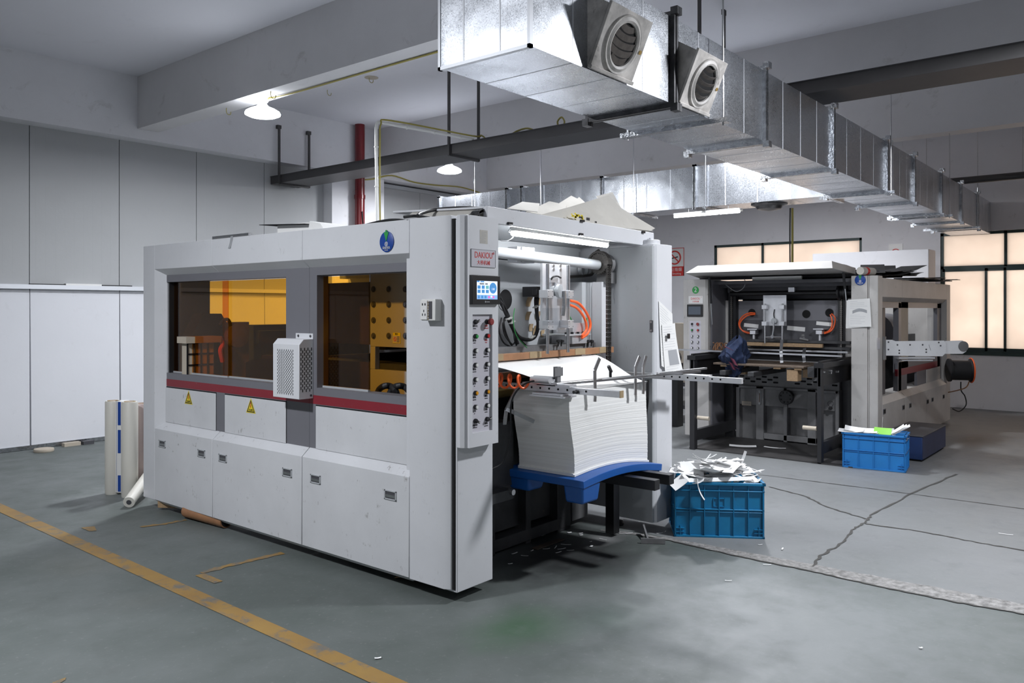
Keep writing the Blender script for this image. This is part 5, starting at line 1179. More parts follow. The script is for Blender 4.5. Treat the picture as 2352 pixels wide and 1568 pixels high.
c = PZ(99, 1036, 0); m = MB(); m.lathe((c.x, c.y - .02, 0), (0, 0, 1), [(.098, 0), (.102, .008), (.102, .026), (.098, .034)], 32); solo('wooden_disc', m, M['cream'], 'round wooden disc on the floor in front of the white sheeted wall', 'disc')
for u, v, s, mt, lab in ((163, 1023, .09, 'cream', 'flat pale block under the foot of the panel wall'), (200, 1019, .06, 'dgrey', 'dark block under the foot of the panel wall')):
    c = PZ(u, v, 0); m = MB(); m.box(c.x - s, c.x + s, c.y - .05, c.y + .03, 0, .04); solo('floor_block', m, M[mt], lab, 'block', 'blocks at the wall foot')

# ================================================================== crates of offcuts
def crate(fl_, fr_, depth, h, mat, label, cols):
    """fl_, fr_: front corners on the floor as seen by the viewer"""
    A, B = Vector((*fl_[:2], 0)), Vector((*fr_[:2], 0)); ex = (B - A); L = ex.length; ex.normalize(); ey = Vector((-ex.y, ex.x, 0))
    if ey.dot(Vector((CA, SA, 0))) < 0: ey = -ey
    def P(x, y, z): return A + ex * x + ey * y + Vector((0, 0, z))
    t = thing('plastic_crate', (A + B) / 2 + ey * depth / 2, label, 'crate', 'blue crates of paper waste')
    Dp = depth; w = .006; tp = .012
    def wall(m, x0, x1, y0, y1, z0, z1): m.hexa([P(x0, y0, z0), P(x1, y0, z0), P(x1, y1, z0), P(x0, y1, z0), P(x0, y0, z1), P(x1, y0, z1), P(x1, y1, z1), P(x0, y1, z1)])
    m = MB(); g = .014
    wall(m, g, L - g, g, g + w, .012, h); wall(m, g, L - g, Dp - g - w, Dp - g, .012, h); wall(m, g, g + w, g, Dp - g, .012, h); wall(m, L - g - w, L - g, g, Dp - g, .012, h)
    part(t, 'crate_wall', m, mat)
    m = MB(); wall(m, g, L - g, g, Dp - g, .006, .014); part(t, 'crate_floor', m, mat)
    for z0, z1, o in ((h - .018, h, -.006), (h - .062, h - .054, 0), (h * .50, h * .50 + .008, .002), (h * .455, h * .455 + .006, .004), (.0, .014, .0)):
        m = MB(); wall(m, o, L - o, o, g + w, z0, z1); wall(m, o, L - o, Dp - g - w, Dp - o, z0, z1); wall(m, o, g + w, o, Dp - o, z0, z1); wall(m, L - g - w, L - o, o, Dp - o, z0, z1)
        part(t, 'crate_rim' if z1 == h else 'crate_band', m, mat, bevel=.002)
    m = MB()
    for k in range(cols + 1):
        x = .012 + (L - .024) * k / cols; wall(m, max(0, x - .003), min(L, x + .003), .002, g, .01, h - .01)
        for side in (0,): pass
    for k in range(4):
        y = .012 + (Dp - .024) * k / 3; wall(m, L - g, L - .002, y - .003, y + .003, .01, h - .01); wall(m, .002, g, y - .003, y + .003, .01, h - .01)
    for x in (.012, L - .012 - .06):
        for z in (.035, .06): wall(m, x, x + .06, .002, g, z, z + .004)
        wall(m, x + .03, x + .034, .002, g, .01, .08)
    part(t, 'crate_rib', m, mat)
    if cols > 4:
        m = MB(); c = L * .5
        for q in ((c - .045, c + .045, .25 * h, .26 * h)): pass
        for (a, b, z0, z1) in ((c - .04, c + .04, h * .56, h * .57), (c - .04, c + .04, h * .70, h * .71), (c - .04, c - .036, h * .56, h * .71), (c + .036, c + .04, h * .56, h * .71)): wall(m, a, b, .008, g + .001, z0, z1)
        part(t, 'label_frame', m, mat)
    return t, P, L
t, P1c, L1 = crate(PZ(1548, 1232, 0), PZ(1757, 1238, 0), .40, .385, M['crate'], 'dark blue plastic crate heaped with white paper offcuts beside the white press', 6)
rs = random.Random(21)
def scrap(P, x, y, z, ln, wd, yaw, pitch, rollr, curl, label, group, mat='scrap', notch=False):
    cy, sy = math.cos(yaw), math.sin(yaw); d = Vector((cy * math.cos(pitch), sy * math.cos(pitch), math.sin(pitch))); s = Vector((-sy, cy, 0)); n = d.cross(s); s = s * math.cos(rollr) + n * math.sin(rollr); n = d.cross(s)
    c = P(x, y, z) if P else Vector((x, y, z))
    def f(a, b):
        q = a - .5; wv = wd * (1 - (.5 * (a > .6) if notch else 0)); return c + d * q * ln + s * (b - .5) * wv + n * curl * ((2 * q) ** 2 - .33)
    m = MB(); m.sheet(f, 7, 2, .0011); return solo('paper_offcut', m, M[mat], label, 'paper offcut', group)
LB1 = 'white paper offcut heaped in the dark blue crate beside the white press'; G1 = 'offcuts in the near crate'
for k in range(140):
    lay = k / 140; x = rs.uniform(.06, L1 - .06); y = rs.uniform(.06, .34); dome = 1 - ((x - L1 * .48) / (L1 * .5)) ** 2 * .6 - ((y - .2) / .2) ** 2 * .35
    z = .32 + .17 * lay * max(.15, dome) + .035 * max(0, dome)
    ln = rs.uniform(.09, .26); wd = rs.choice((.010, .016, .03, .05, .08, .11))
    yw = rs.uniform(-.7, .7) - .95 if rs.random() < .6 else rs.uniform(0, 6.28); pt_ = rs.uniform(-.25, .25)
    mx = min(x, L1 - x)
    if abs(x - L1 / 2) + ln * .45 > L1 / 2 - .015 and z < .42: ln = max(.06, (L1 / 2 - .02 - abs(x - L1 / 2)) / .45)
    scrap(P1c, x, y, z, ln, wd, yw, pt_, rs.uniform(-.4, .4), rs.uniform(-.02, .03), LB1, G1)
# the ones that stick out, by eye
e1 = (PZ(1757, 1238, 0) - PZ(1548, 1232, 0)).normalized(); ya = math.atan2(e1.y, e1.x)
scrap(P1c, .50, .20, .50, .16, .028, ya + .3, 1.15, .2, .004, 'white paper strip standing upright at the right of the near crate heap', None)
scrap(P1c, .57, .17, .455, .13, .014, ya, -.35, .1, .0, 'thin white strip poking out past the right end of the near crate', None)
scrap(P1c, .24, .20, .50, .14, .010, ya + .5, .75, .1, 0, 'narrow strip pointing up at the middle of the near crate heap', None)
scrap(P1c, .20, .20, .50, .14, .012, ya, 2.3, .1, 0, 'narrow strip leaning up to the left in the near crate heap', None)
scrap(P1c, .31, .02, .405, .40, .030, ya, .05, .9, .004, 'long white strip lying along the front rim of the near crate', None)
scrap(P1c, .13, .0, .40, .15, .034, ya - .3, -.2, .5, .05, 'curled white strip arching over the front rim of the near crate', None)
scrap(P1c, .175, -.03, .34, .15, .026, ya, -1.25, .3, .014, 'white strip hanging down the front of the near crate', None)
scrap(P1c, .03, -.015, .385, .12, .075, ya + .4, .55, .7, .006, 'pale flat offcut leaning out over the left rim of the near crate', None)
scrap(P1c, .02, .12, .43, .11, .03, ya + .2, 1.3, .2, .004, 'white strip standing at the left end of the near crate', None)
scrap(P1c, .14, .14, .45, .15, .13, ya, .15, .9, .004, 'broad white offcut standing at the left of the near crate heap', None)
scrap(P1c, .30, .10, .46, .22, .06, ya + .1, -.08, .5, .006, 'wide white offcut across the middle of the near crate heap', None)
t, P2c, L2 = crate(PZ(1934, 1072, 0), PZ(2081, 1086, 0), .38, .355, M['crate2'], 'bright blue plastic crate of offcuts in front of the open grey press', 4)
LB2 = 'white paper offcut lying in the bright blue crate before the open press'; G2 = 'offcuts in the far crate'
e2 = (PZ(2081, 1086, 0) - PZ(1934, 1072, 0)).normalized(); yb_ = math.atan2(e2.y, e2.x)
for k in range(34):
    lay = k / 34; x = rs.uniform(.06, L2 - .06); y = rs.uniform(.06, .32); ln = min(rs.uniform(.1, .26), 2 * min(x, L2 - x) + .02)
    scrap(P2c, x, y, .28 + .09 * lay, ln, rs.choice((.02, .04, .07, .1)), yb_ + rs.uniform(-.4, .4), rs.uniform(-.12, .12), rs.uniform(-.3, .3), rs.uniform(-.01, .02), LB2, G2)
scrap(P2c, .08, .04, .372, .24, .10, yb_, .06, .2, .01, 'broad white offcut hanging out over the left of the far crate', None)
scrap(P2c, .17, .05, .385, .30, .10, yb_ + .1, -.06, .35, .012, 'long white offcut along the front of the far crate', None)
scrap(P2c, .37, .06, .385, .16, .085, yb_, -.02, .75, .004, 'bright green printed offcut standing in the far crate', None, 'lime')
for k, ps in enumerate(('left', 'middle', 'right')):
    scrap(P2c, .49 + k * .022, .10 + .03 * k, .40, .17, .05, yb_, .65 - .04 * k, .4, .002, f'white strip leaning out at the right end of the far crate, {ps} of three', 'leaning strips in the far crate')
scrap(P2c, .35, .20, .43, .16, .008, yb_, 1.5, 0, 0, 'thin white stick standing upright in the far crate', None)
# offcuts dropped on the floor
LB3 = 'small white paper offcut dropped on the floor near the white press'; G3 = 'offcuts on the floor'
spots = [(1250, 1228, .10, .02, .9), (1236, 1222, .04, .01, .2), (1262, 1222, .03, .008, .5), (1308, 1224, .03, .02, .1), (1335, 1230, .025, .015, .2), (1385, 1240, .06, .004, -.8), (1357, 1245, .018, .008, .4), (1358, 1256, .03, .016, 1), (1290, 1262, .06, .004, .3), (1276, 1258, .06, .004, 1.2), (1300, 1252, .07, .004, -.3), (1283, 1270, .05, .005, .6), (1310, 1265, .05, .003, 0),
         (1182, 1272, .05, .010, .7), (1205, 1278, .05, .004, -.4), (1172, 1296, .03, .008, .2), (1222, 1266, .03, .006, .9), (1255, 1262, .05, .004, .1), (1403, 1222, .03, .02, .4), (1438, 1226, .10, .004, .1), (1515, 1226, .05, .004, .2), (1528, 1222, .03, .004, 1), (1334, 1226, .03, .010, .2), (1797, 1262, .04, .008, 1.0), (1762, 1298, .05, .006, -.2), (1673, 1335, .04, .006, -.2), (2310, 1228, .09, .006, -.7), (1746, 1252, .03, .006, 0),
         (1416, 1220, .04, .012, .5), (2115, 1490, .016, .01, 0), (868, 1513, .03, .012, .2)]
for i, (u, v, ln, wd, yw) in enumerate(spots):
    p = PZ(u, v, 0)
    scrap(None, p.x, p.y, .006 + .0006 * (i % 3), ln, wd, yw - .8, .02, 0, .002, LB3 if v < 1480 and u < 1670 else {1797: 'tiny white offcut on the floor right of the near crate', 1762: 'tiny white offcut on the floor near the joint, below the near crate', 1673: 'tiny white offcut on the smooth floor before the joint', 2310: 'white offcut lying alone on the floor at the far right', 1746: 'tiny white offcut by the right foot of the near crate', 2115: 'tiny white speck of paper on the lower right floor', 868: 'small grey scrap beside the end of the yellow line'}[u], G3 if v < 1480 and u < 1670 else None)
for (u, v, ln, wd, yw, lab) in ((1706, 1028, .30, .13, -.25, 'broad white offcut on the grimy plate before the open press'), (1780, 1032, .24, .05, -.5, 'bent white offcut on the grimy plate before the open press')):
    p = PZ(u, v, 0); scrap(None, p.x, p.y, .022, ln, wd, yw - .9, 0, 0, .006, lab, None, notch=ln < .25)
m = MB(); a, b = PZ(1228, 1262, 0), PZ(1290, 1240, 0); m.bar(a + Vector((0, 0, .006)), b + Vector((0, 0, .008)), .05, .004); solo('wood_splinter', m, M['wooddark'], 'flat brown splinter of board on the floor before the press base', 'splinter')
m = MB(); a, b, c_ = PZ(1478, 1238, .03), PZ(1487, 1241, .03), PZ(1528, 1243, .03)
m.bar(PZ(1472, 1241, .02), PZ(1528, 1243, .02), .012, .035); m.bar(PZ(1488, 1241, .02), PZ(1478, 1222, .02) + Vector((.0, 0, .04)), .012, .035); solo('steel_bracket', m, M['iron2'], 'dark bent steel bracket lying on the floor by the near crate', 'bracket')

# ================================================================== the second press, standing open
m2 = thing('die_cutting_machine', (10.8, 3.55, 0), 'grey-white die cutting press standing open and dark, numbered 2, near the far wall', 'machine', 'die cutting presses')
def p2(name, mb, mat, label=None, **k): return part(m2, name, mb, M[mat], label, **k)
FX, SY = 9.05, 2.43
def fy(u, x=FX): return PX(u, 700, x).y
def fz(u, v, x=FX): return PX(u, v, x).z
TOP2 = 1.955
# corner posts
pY = fy(1955)
gy0, gy1 = fy(1992), fy(1997)
m = MB(); m.box(FX, FX + .30, gy0, pY, .05, TOP2); m.box(FX + .02, FX + .3, gy1, gy0, .05, TOP2); xs_ = PY(2027, 700, SY).x
m.prism([(FX, gy1), (FX, SY + .03), (FX + .012, SY), (xs_, SY), (xs_, gy1)], 'z', .05, TOP2); p2('corner_post', m, 'paint2', bevel=.004)
c = PX(1976, 643, FX - .001); status_disc(m2, c, (-1, 0, 0), (0, -1, 0), .056, 'round blue status disc with a green pointer')
xe = 12.62; m = MB(); m.box(xe - .22, xe, SY, SY + .25, .05, TOP2 - .02); p2('corner_post', m, 'paint2', bevel=.004)
xj = 10.05
zf = 1.73
for a, b in ((xs_ + .001, xj), (xj + .002, xe - .221)):
    m = MB(); m.prism([(SY, TOP2 - .02), (SY, zf), (SY + .05, zf - .05), (SY + .25, zf - .05), (SY + .25, TOP2 - .02)], 'x', a, b); p2('top_fascia', m, 'paint2', bevel=.003)
zl = PY(2040, 917, SY).z
xa = xs_
for a, b in ((xs_ + .001, 10.2), (10.204, 11.2), (11.204, xe - .221)):
    m = MB(); m.prism([(SY, .05), (SY, zl - .04), (SY + .06, zl + .03), (SY + .25, zl + .03), (SY + .25, .05)], 'x', a, b); p2('lower_door', m, 'paint2', bevel=.003)
for zx, zy in ((395, 1160), (527, 1132), (574, 1118), (695, 1092), (728, 1078), (805, 1057)):
    c = PY(1900 + zx / 3.0155, 560 + zy / 3.0155, SY); m = MB(); m.box(c.x - .05, c.x + .05, SY - .004, SY + .002, c.z - .028, c.z + .028); o = p2('recessed_pull', m, 'grey', 'grey recessed pull handle')
    m = MB(); m.box(c.x - .04, c.x + .04, SY - .005, SY - .003, c.z - .02, c.z + .02); part(o, 'pull_recess', m, M['void'])
YR = SY + .07
def sx(u, y=YR): return PY(u, 760, y).x
zt2 = zf - .06
zr = PY(2110, 845, YR).z
m = MB()
for ua, ub in ((2070, 2086),): m.box(sx(ua), sx(ub), YR, YR + .05, zr + .04, zt2 + .1)
p2('window_mullion', m, 'cream', 'pale wooden window mullion', bevel=.002)
m = MB(); m.box(xs_, xe - .2, YR, YR + .04, zt2 - .06, zt2 + .1); m.box(sx(2064), sx(2070), YR, YR + .06, zl, zt2); m.box(xe - .45, xe - .2, YR, YR + .05, zl, zt2); p2('window_frame', m, 'grey')
m = MB(); m.box(sx(2062), xe - .3, YR, YR + .03, zr - .04, zr + .04); p2('red_stripe', m, 'red')
m = MB(); m.box(sx(2062), xe - .3, YR, YR + .03, zr + .04, zr + .12); m.box(sx(2062), sx(2083), YR, YR + .03, zl, zr - .04); m.box(sx(2106), sx(2127), YR, YR + .03, zl, zr - .04); p2('window_frame', m, 'grey')
m = MB(); m.box(sx(2128), xe - .3, YR - .005, YR + .02, zl, zr - .045); p2('white_panel', m, 'paint2', bevel=.003)
# body, roof, far side
m = MB(); m.box(9.62, 10.05, SY + .28, 4.55, .1, 1.50); m.box(9.62, 9.72, SY + .1, SY + .3, .1, 1.9); p2('press_body', m, 'dgrey')
m = MB(); m.box(11.5, 12.4, SY + .4, 4.3, .1, 1.25); q = 11.6; m.box(10.9, 11.4, 3.0, 4.2, .1, 1.05); p2('feeder_bed', m, 'iron')
m = MB(); m.cyl((11.0, 3.0, 1.3), (11.6, 3.0, 1.3), .24, n=24); p2('fly_wheel_guard', m, 'grey')
m = MB(); m.box(FX + .1, 10.4, SY + .26, 4.70, TOP2 - .06, TOP2 - .02); m.box(9.62, 9.68, SY + .26, 4.6, 1.72, 1.9); p2('roof_plate', m, 'dgrey')
m = MB(); m.box(9.3, xe, 4.66, 4.71, .05, 1.0); m.box(9.3, xe, 4.66, 4.71, 1.72, TOP2 - .02); m.box(9.3, 10.3, 4.66, 4.71, 1.0, 1.72); m.box(11.9, xe, 4.66, 4.71, 1.0, 1.72); m.box(xe - .06, xe, SY + .26, 3.6, .05, TOP2 - .03); p2('far_side_panel', m, 'paint2')
# control column with its box
cY0, cY1 = fy(1628), fy(1573)
m = MB(); m.box(FX, FX + .35, cY0, cY1, .045, TOP2); p2('control_cabinet', m, 'paint2', bevel=.004)
GX = 8.985
gz = lambda v: PX(1600, v, GX).z
gY = lambda u: PX(u, 700, GX).y
m = MB(); m.prism([(FX, cY1), (FX - .03, cY1 + .004), (GX + .01, gY(1579)), (GX, gY(1580)), (GX, gY(1620)), (GX + .02, gY(1625)), (FX, cY0 + .01)], 'z', .78, TOP2 + .002); cb2 = p2('control_box', m, 'paint2', bevel=.003)
def grect(root, name, mat, ua, ub, va, vb, d0, d1, label=None, **k):
    m = MB(); m.box(GX - d1, GX - d0, gY(ua), gY(ub), gz(va), gz(vb)); return part(root, name, m, M[mat], label, **k)
zq = lambda x: 1560 + x / 4.9
wq = lambda y: 580 + y / 4.9
Rg, Ug, Ng = (0, -1, 0), (0, 0, 1), Vector((-1, 0, 0))
c = Vector((GX - .001, gY(zq(185)), gz(wq(421)))); m = MB(); m.lathe(c, Ng, [(.044, 0), (.044, .002)], 36); o = part(cb2, 'number_disc', m, M['green'], 'green disc with a white 2'); text_part(o, 'lettering', '2', c + Ng * .0025, Rg, Ug, .078, M['whitecap'])
o = grect(cb2, 'name_plate', 'whitecap', zq(108), zq(266), wq(488), wq(571), 0, .003)
cx_ = (gY(zq(108)) + gY(zq(266))) / 2
text_part(o, 'lettering', 'DAKIOU', (GX - .0035, cx_ + .004, gz(wq(518))), Rg, Ug, .038, M['redink'], sx=.85); text_part(o, 'lettering', '大桥机械', (GX - .0035, cx_, gz(wq(551))), Rg, Ug, .022, M['redink']); text_part(o, 'lettering', '®', (GX - .0035, gY(zq(252)), gz(wq(502))), Rg, Ug, .012, M['redink'])
o = grect(cb2, 'touch_screen', 'black', zq(95), zq(269), wq(583), wq(720), 0, .018, 'black touch screen, idle', bevel=.002); grect(o, 'display', 'lcdoff', zq(112), zq(248), wq(606), wq(697), .018, .0188)
grect(cb2, 'button_panel', 'silverink', zq(118), zq(245), wq(768), wq(1150), 0, .001)
def push2(y, z, cap, r=.0135, big=False):
    m = MB(); m.lathe((GX - .001, y, z), Ng, [(r, 0), (r, .012), (r * .9, .014)], 14); o = part(cb2, 'push_button', m, M['black']); r2 = r * (1.25 if big else .74)
    m = MB(); m.lathe((GX - .013, y, z), Ng, [(r2, 0), (r2, .008 if big else .005), (r2 * .7, .012 if big else .006)], 14); part(o, 'button_cap', m, M[cap])
for r_, (zy, cp) in enumerate(((803, ('black', 'dullred')), (872, ('green', 'redcap')), (940, ('whitecap',) * 2), (1005, ('whitecap',) * 2), (1073, ('whitecap',) * 2))):
    for k, zx in enumerate((147, 214)):
        y, z = gY(zq(zx)), gz(wq(zy)); push2(y, z, cp[k], big=(r_ == 0 and k == 1))
        text_part(cb2, 'button_caption', (('电源', '急停'), ('启动', '停止'), ('加速', '减速'), ('慢动', '慢动'), ('主升', '主降'))[r_][k], (GX - .0015, y, z - .024), Rg, Ug, .013, M['redink' if (r_ < 2 and k) else 'blackink'])
# inside of the delivery opening
m = MB(); m.box(FX + .05, 9.6, cY0 - .02, cY0, .05, 1.95); p2('inner_side_panel', m, 'grey')
xw = 9.48
m = MB(); m.box(xw, xw + .08, fy(1673, xw), fy(1655, xw), .9, PX(1660, 690, xw).z); p2('guide_column', m, 'paint2')
m = MB(); m.box(xw, xw + .08, pY - .0, fy(1940, xw), .9, 1.72); p2('guide_column', m, 'paint2')
for a, b in ((1690, 1673), (1940, 1924)): m = MB(); m.box(xw - .02, xw + .06, fy(a, xw - .02), fy(b, xw - .02), .85, 1.88); p2('chain_guide', m, 'black')
for u in (1680, 1932):
    m = MB(); z = .95
    while z < 1.85: y = fy(u, 9.44); m.box(9.435, 9.45, y - .012, y + .012, z, z + .016); m.box(9.438, 9.446, y - .006, y + .006, z + .014, z + .026); z += .024
    p2('roller_chain', m, 'chain')
m = MB(); xp = 9.54; m.box(xp, xp + .05, fy(1928, xp), fy(1690, xp), 1.16, PX(1800, 690, xp).z); dp = p2('delivery_plate', m, 'grey', bevel=.003)
m = MB(); m.box(xp - .004, xp, fy(1928, xp), fy(1690, xp), 1.16, PX(1800, 735, xp).z); part(dp, 'lower_plate', m, M['dgrey'])
for u, v in ((1727, 718), (1852, 721), (1905, 718)): c = PX(u, v, xp - .004); m = MB(); m.lathe(c, Ng, [(.048, 0), (.048, .001)], 24); part(dp, 'cable_opening', m, M['void'])
for (ua, ub, va, vb) in ((1709, 1742, 742, 753), (1808, 1849, 748, 761), (1875, 1913, 738, 749)):
    m = MB(); a, b = PX(ua, va, xp - .006), PX(ub, vb, xp - .006); m.bar(Vector((xp - .006, a.y, (a.z + b.z) / 2 + .008)), Vector((xp - .006, b.y, (a.z + b.z) / 2 - .008)), .003, abs(a.z - b.z) * .8, (0, 0, 1)); part(dp, 'white_label', m, M['paper'])
m = MB(); m.box(9.45, 9.6, 2.72, 4.3, 1.80, 1.88); m.box(9.9, 9.95, 2.75, 4.3, 1.5, 1.9); m.box(9.3, 9.36, 2.74, 4.36, 1.86, 1.92); p2('top_beam', m, 'dgrey')
m = MB(); m.cyl((9.42, 2.8, 1.785), (9.42, 4.25, 1.785), .03, n=16); m.lathe((9.42, 2.86, 1.785), (0, 1, 0), [(.09, 0), (.09, .02), (.06, .03), (.06, .06), (.09, .07), (.09, .09)], 20); p2('drive_shaft', m, 'black')
m = MB(); a, b = PX(1812, 660, 9.4), PX(1826, 670, 9.4); m.box(9.38, 9.44, b.y, a.y, b.z, a.z); p2('terminal_box', m, 'alu')
m = MB(); a, b = PX(1729, 643, 9.2), PX(1842, 642, 9.2); m.cyl((9.2, b.y, a.z), (9.2, a.y, a.z), .016, n=12); m.box(9.18, 9.22, b.y, a.y, a.z + .014, a.z + .035); p2('tube_fixture', m, 'pvc', 'unlit fluorescent tube')
m = MB(); m.tube([PX(u, v, 9.2) for u, v in ((1709, 640), (1712, 648), (1708, 660), (1697, 668), (1685, 667), (1665, 652))], .004, 6); p2('loose_wire', m, 'greyink')
xa2 = 9.34; a, b = PX(1753, 678, xa2), PX(1806, 748, xa2)
m = MB(); m.box(xa2, xa2 + .015, b.y, a.y, b.z, a.z); ap2 = p2('aluminium_plate', m, 'alu', 'bright aluminium lifting plate')
for u in (1757, 1797):
    y = PX(u, 700, xa2 - .04).y; m = MB(); m.cyl((xa2 - .04, y, PX(u, 788, xa2 - .04).z), (xa2 - .04, y, PX(u, 697, xa2 - .04).z), .012, n=14); part(ap2, 'guide_rod', m, M['steel'])
    for v in (705, 743): z = PX(u, v, xa2 - .04).z; m = MB(); m.box(xa2 - .07, xa2 - .01, y - .03, y + .03, z - .025, z + .025); part(ap2, 'clamp_block', m, M['alu'], bevel=.003)
c = PX(1779, 737, xa2 - .01); m = MB(); m.lathe(c, Ng, [(.036, 0), (.036, .02), (.03, .03)], 24); part(ap2, 'crank_wheel', m, M['lgrey'])
m = MB(); m.tube([c + Ng * .035, PX(1777, 755, xa2 - .05), PX(1774, 772, xa2 - .05)], .011, 8); q = PX(1774, 773, xa2 - .05); m.lathe(q - Ng * .01, Ng, [(.02, 0), (.02, .02)], 14); m.cyl(PX(1756, 774, xa2 - .04), PX(1797, 774, xa2 - .04), .009, n=8); part(ap2, 'crank_link', m, M['steel'])
m = MB(); m.tube([PX(u, v, xa2 - .012) for u, v in ((1779, 710), (1777, 722), (1779, 732))], .005, 6); part(ap2, 'sensor_cable', m, M['void'])
for pts in ([(1735, 719), (1720, 719), (1705, 727), (1697, 742), (1703, 757), (1722, 764)], [(1735, 722), (1718, 724), (1704, 735), (1699, 747), (1706, 760), (1722, 766)], [(1910, 720), (1918, 730), (1916, 748), (1908, 760), (1893, 766)], [(1907, 722), (1911, 735), (1910, 750), (1903, 760), (1893, 763)]):
    m = MB(); m.tube([PX(u, v, 9.46) for u, v in pts], .008, 8); p2('orange_air_hose', m, 'orange')
for u in (1730, 1882):
    c = PX(u, 763, 9.42); m = MB(); m.box(9.40, 9.50, c.y - .035, c.y + .035, c.z - .022, c.z + .024); m.box(9.38, 9.54, c.y - .06, c.y + .06, c.z + .03, c.z + .045); m.cyl((9.44, c.y, c.z - .1), (9.44, c.y, c.z - .02), .016, n=12); p2('pneumatic_cylinder', m, 'alu', bevel=.002)
z = PX(1800, 782, 9.42).z; m = MB(); m.box(9.40, 9.50, 2.82, 4.0, z - .02, z + .01); m.box(9.40, 9.6, 2.82, 4.02, z - .09, z - .06); p2('gripper_bar_support', m, 'iron')
m = MB(); a, b = PX(1717, 789, 9.36), PX(1890, 797, 9.36); m.box(9.34, 9.38, b.y, a.y, a.z - .022, a.z + .02); p2('wooden_gripper_bar', m, 'wood', 'pale wooden gripper bar', bevel=.002)
m = MB(); c = PX(1847, 777, 9.38); m.lathe(c, (-.3, .2, 1), [(.01, 0), (.01, .03), (.02, .034), (.018, .05)], 10); m.cyl(c + Vector((0, -.05, -.02)), c + Vector((0, .05, 0)), .012, n=10); p2('clamp_knob', m, 'iron2')
for u, va, vb in ((1796, 780, 833), (1848, 800, 832)):
    a, b = PX(u, va, 9.05), PX(u, vb, 8.92); m = MB(); m.bar(a, (a + b) / 2 + Vector((-.03, 0, 0)), .035, .006, (1, 0, 0)); m.bar((a + b) / 2 + Vector((-.03, 0, 0)), b, .035, .006, (1, 0, 0)); p2('stop_finger', m, 'steel')
m = MB(); m.box(9.58, 9.60, 2.75, 4.2, .96, 1.16); p2('lower_recess', m, 'void')
for pts in ([(1732, 660), (1760, 664)],): pass
# cast base with slots and flange
bx = 9.50; bY0, bY1 = fy(1926, bx), fy(1690, bx); zc = PX(1800, 890, bx).z
m = MB(); m.box(bx + .10, bx + .16, bY0, bY1, 0, zc); m.box(bx + .03, bx + .08, bY0, bY1, zc, .98); base = p2('cast_base', m, 'iron2')
m = MB()
for ua, ub in ((1690, 1698), (1736, 1754), (1799, 1808), (1854, 1874), (1918, 1927)): m.box(bx, bx + .12, fy(ub, bx), fy(ua, bx), 0, zc)
m.box(bx, bx + .12, bY0, bY1, zc - .035, zc); m.box(bx + .03, bx + .12, bY0, bY1, zc - .24, zc); m.box(bx, bx + .12, fy(1874, bx), fy(1754, bx), .02, .09)
part(base, 'base_rib', m, M['iron2'], bevel=.006)
for zx, zy in ((770, 15), (905, 20), (1045, 27), (1115, 63), (1185, 35), (840, 48), (975, 55), (770, 77), (905, 83), (1045, 92), (1185, 98), (1450, 47), (1600, 53), (1675, 25), (1525, 83), (1450, 112), (1600, 120), (1675, 92), (1830, 97), (1910, 67), (1910, 133)):
    c = PX(1560 + zx / 5.345, 860 + zy / 5.345, bx + .03); m = MB(); m.box(c.x - .002, c.x, c.y - .022, c.y + .022, c.z - .010, c.z + .010)
    for s in (-1, 1): m.cyl((c.x - .002, c.y + s * .022, c.z), (c.x, c.y + s * .022, c.z), .010, n=12)
    part(base, 'vent_slot', m, M['void'])
c = PX(1806, 912, bx - .03); m = MB(); m.lathe(c, Ng, [(.085, -.03), (.085, .02), (.078, .025)], 32); fl = part(base, 'round_flange', m, M['black'])
m = MB()
for k in range(8): an = k * math.pi / 4 + .3; m.lathe(c + Ng * .024 + Vector((0, math.cos(an) * .06, math.sin(an) * .06)), Ng, [(.009, 0), (.009, .006)], 8)
part(fl, 'flange_bolt', m, M['void'])
c = PX(1745, 912, bx - .001); m = MB(); m.box(bx - .012, bx, c.y - .013, c.y + .013, c.z - .085, c.z + .085); o = part(base, 'oil_level_gauge', m, M['greyink']); m = MB(); m.box(bx - .014, bx - .011, c.y - .006, c.y + .006, c.z - .06, c.z + .05); part(o, 'gauge_glass', m, M['wooddark'])
c = PX(1715, 926, bx + .028); m = MB(); m.box(c.x - .004, c.x, c.y - .06, c.y + .06, c.z - .025, c.z + .025); o = part(base, 'name_plate', m, M['cream']); text_part(o, 'lettering', '大桥机械', c + Ng * .0045, Rg, Ug, .026, M['greyink'])
m = MB(); m.lathe_open(c + Vector((0, .0, .075)), Ng, [(.025, 0), (.032, 0), (.032, .002), (.025, .002), (.025, 0)], 20); part(base, 'cast_emblem', m, M['iron2'])
c = PX(1908, 937, bx - .0); m = MB(); m.lathe_open(c + Vector((0, 0, .05)), Ng, [(.03, 0), (.034, 0), (.034, .004), (.03, .004), (.03, 0)], 20); m.lathe(c, Ng, [(.02, 0), (.02, .02)], 12); p2('plug_cable', m, 'rubber')
